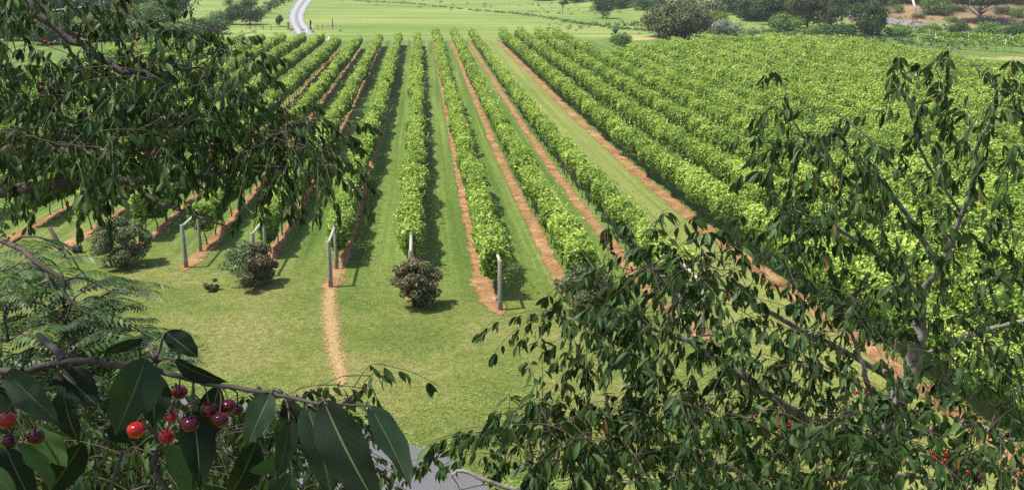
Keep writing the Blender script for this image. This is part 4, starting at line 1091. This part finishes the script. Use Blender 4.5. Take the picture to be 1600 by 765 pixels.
sumac((20, 760), 8.6, 'sumac tree with long feathery fronds at the lower left above the cherries', 601,
      [(-20, 400, 90, 480, 50, 7.6, 9.6), (0, 450, 140, 570, 100, 7.4, 9.6), (60, 520, 240, 640, 70, 7.2, 9.0), (0, 560, 120, 700, 60, 7.2, 8.8)],
      [[(20, 760, 8.6), (10, 640, 8.5), (0, 540, 8.5), (20, 440, 8.6)], [(10, 640, 8.5), (80, 560, 8.3), (110, 500, 8.3)], [(20, 760, 8.6), (120, 660, 8), (200, 600, 7.8), (220, 560, 7.8)]])
sumac((190, 720), 9.6, 'smaller bright sumac with drooping fronds below the big dark bush', 602,
      [(150, 440, 220, 500, 24, 9.4, 10.4), (110, 490, 200, 540, 22, 9.4, 10.4), (180, 510, 265, 580, 26, 9.0, 10.0)],
      [[(190, 720, 9.6), (180, 620, 9.7), (165, 540, 9.8), (185, 470, 10)], [(180, 620, 9.7), (225, 560, 9.6), (235, 530, 9.6)]], .5)

# ------------------------------------------------------------------ the branch right in front of the viewer, with fruit
def near_leaf_mat(name, top, under_mix):
    m, nt, b = newmat(name)
    u = N(nt, 'ShaderNodeAttribute', attribute_name='across'); v = N(nt, 'ShaderNodeAttribute', attribute_name='along')
    au = math_(nt, 'ABSOLUTE', u.outputs['Fac'])
    # side veins curve towards the tip
    ph_ = math_(nt, 'SUBTRACT', math_(nt, 'MULTIPLY', v.outputs['Fac'], 11.0), math_(nt, 'MULTIPLY', math_(nt, 'POWER', au, 1.25), 3.4))
    fr = math_(nt, 'ABSOLUTE', math_(nt, 'SUBTRACT', math_(nt, 'FRACT', ph_), .5))
    vein = N(nt, 'ShaderNodeMapRange'); vein.inputs[1].default_value = .10; vein.inputs[2].default_value = .0; nt.links.new(fr, vein.inputs[0])
    mid = N(nt, 'ShaderNodeMapRange'); mid.inputs[1].default_value = .055; mid.inputs[2].default_value = .02; nt.links.new(au, mid.inputs[0])
    tc = N(nt, 'ShaderNodeTexCoord'); n1 = noise(nt, 38, 5, .6, tc.outputs['Object']); n2 = noise(nt, 500, 3, .6, tc.outputs['Object'])
    base = ramp(nt, [(.3, tuple(c * .75 for c in top)), (.7, tuple(c * 1.25 for c in top))]); nt.links.new(n1.outputs[0], base.inputs[0])
    c = mixc(nt, math_(nt, 'MULTIPLY', vein.outputs[0], .16), base.outputs[0], tuple(min(1, q * 1.7 + .008) for q in top))
    c = mixc(nt, math_(nt, 'MULTIPLY', mid.outputs[0], .75), c, (.12, .14, .055))
    nt.links.new(c, b.inputs['Base Color']); b.inputs['Roughness'].default_value = .6; b.inputs['Specular IOR Level'].default_value = .12
    h = math_(nt, 'ADD', math_(nt, 'MULTIPLY', vein.outputs[0], -1.0), math_(nt, 'ADD', math_(nt, 'MULTIPLY', mid.outputs[0], -1.5), math_(nt, 'MULTIPLY', n2.outputs[0], .3)))
    bp = N(nt, 'ShaderNodeBump'); bp.inputs['Strength'].default_value = .35; bp.inputs['Distance'].default_value = .0009
    nt.links.new(h, bp.inputs['Height']); nt.links.new(bp.outputs[0], b.inputs['Normal'])
    t_ = nt.nodes.new('ShaderNodeBsdfTranslucent'); tcol = mixc(nt, math_(nt, 'MULTIPLY', vein.outputs[0], .5), (.09, .17, .018), (.05, .09, .01)); nt.links.new(tcol, t_.inputs[0])
    ms = nt.nodes.new('ShaderNodeMixShader'); ms.inputs[0].default_value = under_mix
    nt.links.new(b.outputs[0], ms.inputs[1]); nt.links.new(t_.outputs[0], ms.inputs[2]); nt.links.new(ms.outputs[0], nt.nodes['Material Output'].inputs[0])
    return m
M['nl_shaded'] = near_leaf_mat('shaded_cherry_leaf', (.006, .012, .005), .06)  # leaves in shade: the shade is put into the leaf colour
M['nl_half_lit'] = near_leaf_mat('half_lit_cherry_leaf', (.020, .038, .018), .12)  # same leaf partly lit, the light put into its colour
M['nl_lit'] = near_leaf_mat('sunlit_cherry_leaf', (.045, .085, .024), .3)  # same leaf in the sun, painted brighter
def near_leaf(root, b, tip, w, mat, face=.0, curl=.12, fold=.25, seed=0, pet=None):
    """one serrated leaf from base b to tip; w full width; face turns it about its length"""
    r = np.random.default_rng(seed)
    b = np.array(b); tip = np.array(tip); tip = b + (tip - b) * .94; L = np.linalg.norm(tip - b); y = (tip - b) / L
    view = nrm((-(b + tip) / 2)[None])[0]                        # the leaf's broad side, before it is turned
    z = view - y * np.dot(view, y); z /= np.linalg.norm(z); x = np.cross(y, z)
    ca, sa = math.cos(face), math.sin(face); x, z = x * ca + z * sa, z * ca - x * sa
    nl, nw = 56, 10
    V_, ac, al = [], [], []
    for i in range(nl + 1):
        t = i / nl
        wid = (math.sin(math.pi * t ** .82) ** .78) * (1 - .30 * t) * 1.13 if 0 < t < 1 else 0
        if t > .86: wid *= (1 - (t - .86) / .14) ** .7 * .9 + .1 * (1 - (t - .86) / .14)
        ser = 1 + .035 * ((i % 2) * 2 - 1)
        for j in range(-nw, nw + 1):
            s = j / nw
            ww = wid * w / 2 * s * (ser if abs(j) == nw else 1)
            wave = .012 * w * math.sin(t * 17 + s * 2 + seed) * abs(s) * 2 + .05 * w * math.sin(t * 6 + seed * 1.7) * abs(s)
            zz = abs(s) * wid * w / 2 * fold - curl * L * (t - .5) ** 2 * 2 + curl * L * .5 + wave
            V_.append(b + y * (t * L) + x * ww + z * zz); ac.append(s); al.append(t)
    k = 2 * nw + 1; F_ = []
    for i in range(nl):
        for j in range(k - 1):
            a = i * k + j; F_.append((a, a + 1, a + k + 1, a + k))
    V_ = np.array(V_) - np.array(root.location)
    me = np_mesh('leaf', V_, np.array(F_), 4, smooth_=True)
    for nm, arr in (('across', ac), ('along', al)):
        q = me.attributes.new(nm, 'FLOAT', 'POINT'); q.data.foreach_set('value', np.array(arr, np.float32))
    o = link('leaf', me, M[mat], root)
    if pet is not None:
        tt = TubeSet(); st0 = V_[nw]
        pp = np.array(pet) - np.array(root.location)
        tt.add(spline([pp, (pp + st0) / 2 + np.array([0, 0, .004]), st0, st0 + y * .01], 8), np.linspace(.0014, .0010, 8), 6)
        link('petiole', tt.mesh('petiole'), M['twig'], o)
    return o
NB = Skeleton(777)
cb = np.array([-1.7, .55, -.6]); cg = np.array([-1.9, .5, float(G(-1.9, .5))])
rootC = empty('cherry_tree', cg, 'nearest cherry branch with big dark leaves and glossy red cherries at lower left', 'cherry tree')
NB.limb([cg - [0, 0, .3], (cg + cb) / 2 + [.1, 0, 0], cb, cb + [-.1, 0, 1.0], cb + [.0, .1, 2.0]], .12, .04, n=50, sides=12)
NB.limb([cb, P(-600, 640, .98), P(-200, 600, .96), P(-60, 585, .95), P(0, 580, .95), P(40, 580, .95), P(75, 570, .95), P(130, 563, .95), P(185, 571, .95), P(245, 579, .94), P(300, 592, .93), P(360, 605, .92), P(415, 613, .91), P(440, 618, .90)], .0056, .0022, n=60, sides=10, wob=.03)
NB.limb([P(436, 617, .90), P(470, 624, .90), P(500, 630, .89), P(545, 632, .88), P(577, 634, .87)], .0021, .0012, n=14, sides=8, wob=.04)
NB.limb([P(99, 562, .95), P(85, 545, .96), P(60, 522, .98)], .0045, .003, n=8)
NB.limb([P(222, 662, .97), P(240, 674, .97), P(252, 690, .97), P(243, 710, .97), P(241, 725, .97), P(246, 742, .97), P(262, 768, .97), P(290, 840, .97)], .0022, .0034, n=26)
NB.limb([P(193, 705, 1.0), P(183, 730, 1.0), P(173, 768, 1.0), P(160, 820, 1.0)], .0018, .003, n=14)
NB.limb([P(205, 766, .98), P(240, 757, .98), P(264, 748, .98)], .0018, .0014, n=8)
NB.limb([P(257, 520, .95), P(250, 540, .95), P(243, 560, .945), P(244, 578, .94)], .0012, .0025, n=10)
# small knobs (spurs) where stems leave the wood
for (u, v) in ((242, 562), (303, 590), (405, 611), (436, 616), (34, 580), (150, 563), (331, 597)):
    NB.limb([P(u, v + 4, .935), P(u, v - 3, .935), P(u + 1, v - 7, .935)], .004, .002, n=6, wob=.2)
# unseen limbs above and to the left, added to carry a shading crown
for q in ([cb + [0, .1, 1.9], [-1.3, .7, 1.8], [-.9, .9, 2.0]], [cb + [0, 0, 1.0], [-1.5, .4, 1.0], [-1.15, .6, 1.15]], [cb + [0, 0, 1.6], [-2.2, .9, 1.9], [-2.4, 1.3, 2.0]]):
    NB.limb([np.array(a) for a in q], .025, .008)
base_n = len(NB.lp)
NBR = NB.r
twn = len(NB.nodes)
NB.nodes = NB.nodes[:50] + NB.nodes[-60:]
for _ in range(210):
    # unseen crown added to shade the near branch from sun and sky
    c = np.array([NBR.uniform(-2.3, -.95), NBR.uniform(.1, 1.5), 0]); c[2] = NBR.uniform(.75, 1.9)
    NB.spray(c, .11, 9)
rel(NB, rootC); NB.build(rootC)
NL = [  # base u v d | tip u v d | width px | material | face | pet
    (228, 560, .90, 176, 688, .88, 92, 'nl_half_lit', .25, (243, 565)),
    (250, 585, .96, 240, 672, .96, 66, 'nl_shaded', -.5, (246, 580)),
    (258, 519, .96, 314, 562, .97, 44, 'nl_shaded', .5, (245, 560)),
    (272, 562, .93, 362, 600, .92, 30, 'nl_shaded', -.7, (246, 566)),
    (224, 529, .98, 156, 551, .99, 22, 'nl_shaded', .3, (241, 560)),
    (12, 582, .92, 102, 668, .90, 58, 'nl_half_lit', -.3, (30, 580)),
    (90, 578, .97, 158, 640, .96, 66, 'nl_shaded', .3, (75, 571)),
    (98, 605, .99, 126, 698, .99, 46, 'nl_shaded', -.6, (90, 572)),
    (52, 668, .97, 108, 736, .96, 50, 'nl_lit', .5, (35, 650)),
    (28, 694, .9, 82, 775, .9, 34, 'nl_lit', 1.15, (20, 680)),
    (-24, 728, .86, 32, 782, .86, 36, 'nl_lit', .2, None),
    (-30, 600, .95, 24, 690, .94, 60, 'nl_shaded', .3, (-10, 585)),
    (424, 613, .90, 385, 700, .89, 56, 'nl_half_lit', -.35, (432, 616)),
    (300, 640, .93, 312, 772, .91, 66, 'nl_shaded', .35, (303, 594)),
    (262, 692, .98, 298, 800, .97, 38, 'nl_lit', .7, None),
    (342, 602, .95, 322, 705, .95, 50, 'nl_shaded', -.4, (345, 603)),
    (452, 652, .90, 430, 756, .89, 42, 'nl_half_lit', .45, (447, 620)),
    (447, 626, .92, 486, 706, .92, 52, 'nl_shaded', -.3, (446, 619)),
    (478, 632, .90, 522, 792, .88, 76, 'nl_half_lit', .4, (462, 622)),
    (506, 625, .89, 604, 815, .86, 90, 'nl_shaded', -.3, (495, 629)),
    (577, 633, .87, 645, 772, .84, 54, 'nl_half_lit', .85, (572, 634)),
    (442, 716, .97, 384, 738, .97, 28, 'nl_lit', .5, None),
    (10, 700, .93, 60, 800, .93, 60, 'nl_shaded', -.3, (14, 680)),
    (130, 690, 1.0, 60, 790, 1.0, 60, 'nl_shaded', .3, None),
    (205, 690, 1.0, 190, 640, 1.0, 70, 'nl_shaded', .3, None),
    (400, 690, .99, 350, 790, .99, 56, 'nl_shaded', .5, None),
    (455, 740, .96, 420, 800, .96, 50, 'nl_half_lit', .3, None),
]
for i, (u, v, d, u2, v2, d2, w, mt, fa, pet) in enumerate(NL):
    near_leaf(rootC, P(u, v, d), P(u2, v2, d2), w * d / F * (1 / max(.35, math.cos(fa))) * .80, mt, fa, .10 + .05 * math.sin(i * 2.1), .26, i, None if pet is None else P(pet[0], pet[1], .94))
NC = [(213, 671, 15.5, 1, (226, 635), .855), (323, 592, 14, 0, (300, 584), .95), (327, 640, 15.5, 0, (304, 592), .90), (357, 634, 14, 0, (331, 600), .91), (344, 655, 15, 0, (336, 601), .89), (298, 662, 15.5, 0, (299, 588), .885),
      (268, 650, 11.5, 1, (275, 600), .96), (261, 682, 14, 1, (262, 640), .94), (281, 612, 14, 0, (270, 585), .98), (10, 656, 16, 1, (30, 610), .90), (15, 688, 14, 0, (30, 640), .92), (56, 682, 15, 0, (38, 620), .93), (98, 655, 9, 0, (95, 580), 1.0), (371, 640, 11, 0, (360, 606), .95)]
for i, (u, v, rp, red, st_, d) in enumerate(NC):
    c = P(u, v, d); rad = rp * .88 * d / F
    o = bpy.data.objects.new('cherry', FR if red else FD); COL.objects.link(o); o.parent = rootC
    o.location = [float(a) for a in (c - cg)]; o.scale = (rad,) * 3
    e = P(st_[0], st_[1], .94)
    top = c + np.array([0, 0, rad * .7])
    s = TubeSet(); s.add(spline([top - c, (top + e) / 2 - c + np.array([.004, 0, .004]), e - c], 10), [.0011, .0009, .0008, .0008, .0008, .0008, .0009, .001, .0012, .0016], 6)
    so = link('stem', s.mesh('stem'), M['sumac_stem'] if 'sumac_stem' in M else M['twig'], o); so.scale = (1 / rad,) * 3

# ------------------------------------------------------------------ haze over the valley
bm = bm_box(1300, 1420, 140, -14)
hz = link('haze', bm_mesh(bm, 'haze'), None); hz.location = (0, 560, 0); stuff(hz)
hm = bpy.data.materials.new('haze'); hm.use_nodes = True; nt = hm.node_tree
nt.nodes.remove(nt.nodes['Principled BSDF'])
pv = nt.nodes.new('ShaderNodeVolumePrincipled'); pv.inputs['Density'].default_value = .0002; pv.inputs['Color'].default_value = (.86, .92, 1, 1)
nt.links.new(pv.outputs[0], nt.nodes['Material Output'].inputs['Volume']); hz.data.materials.append(hm)
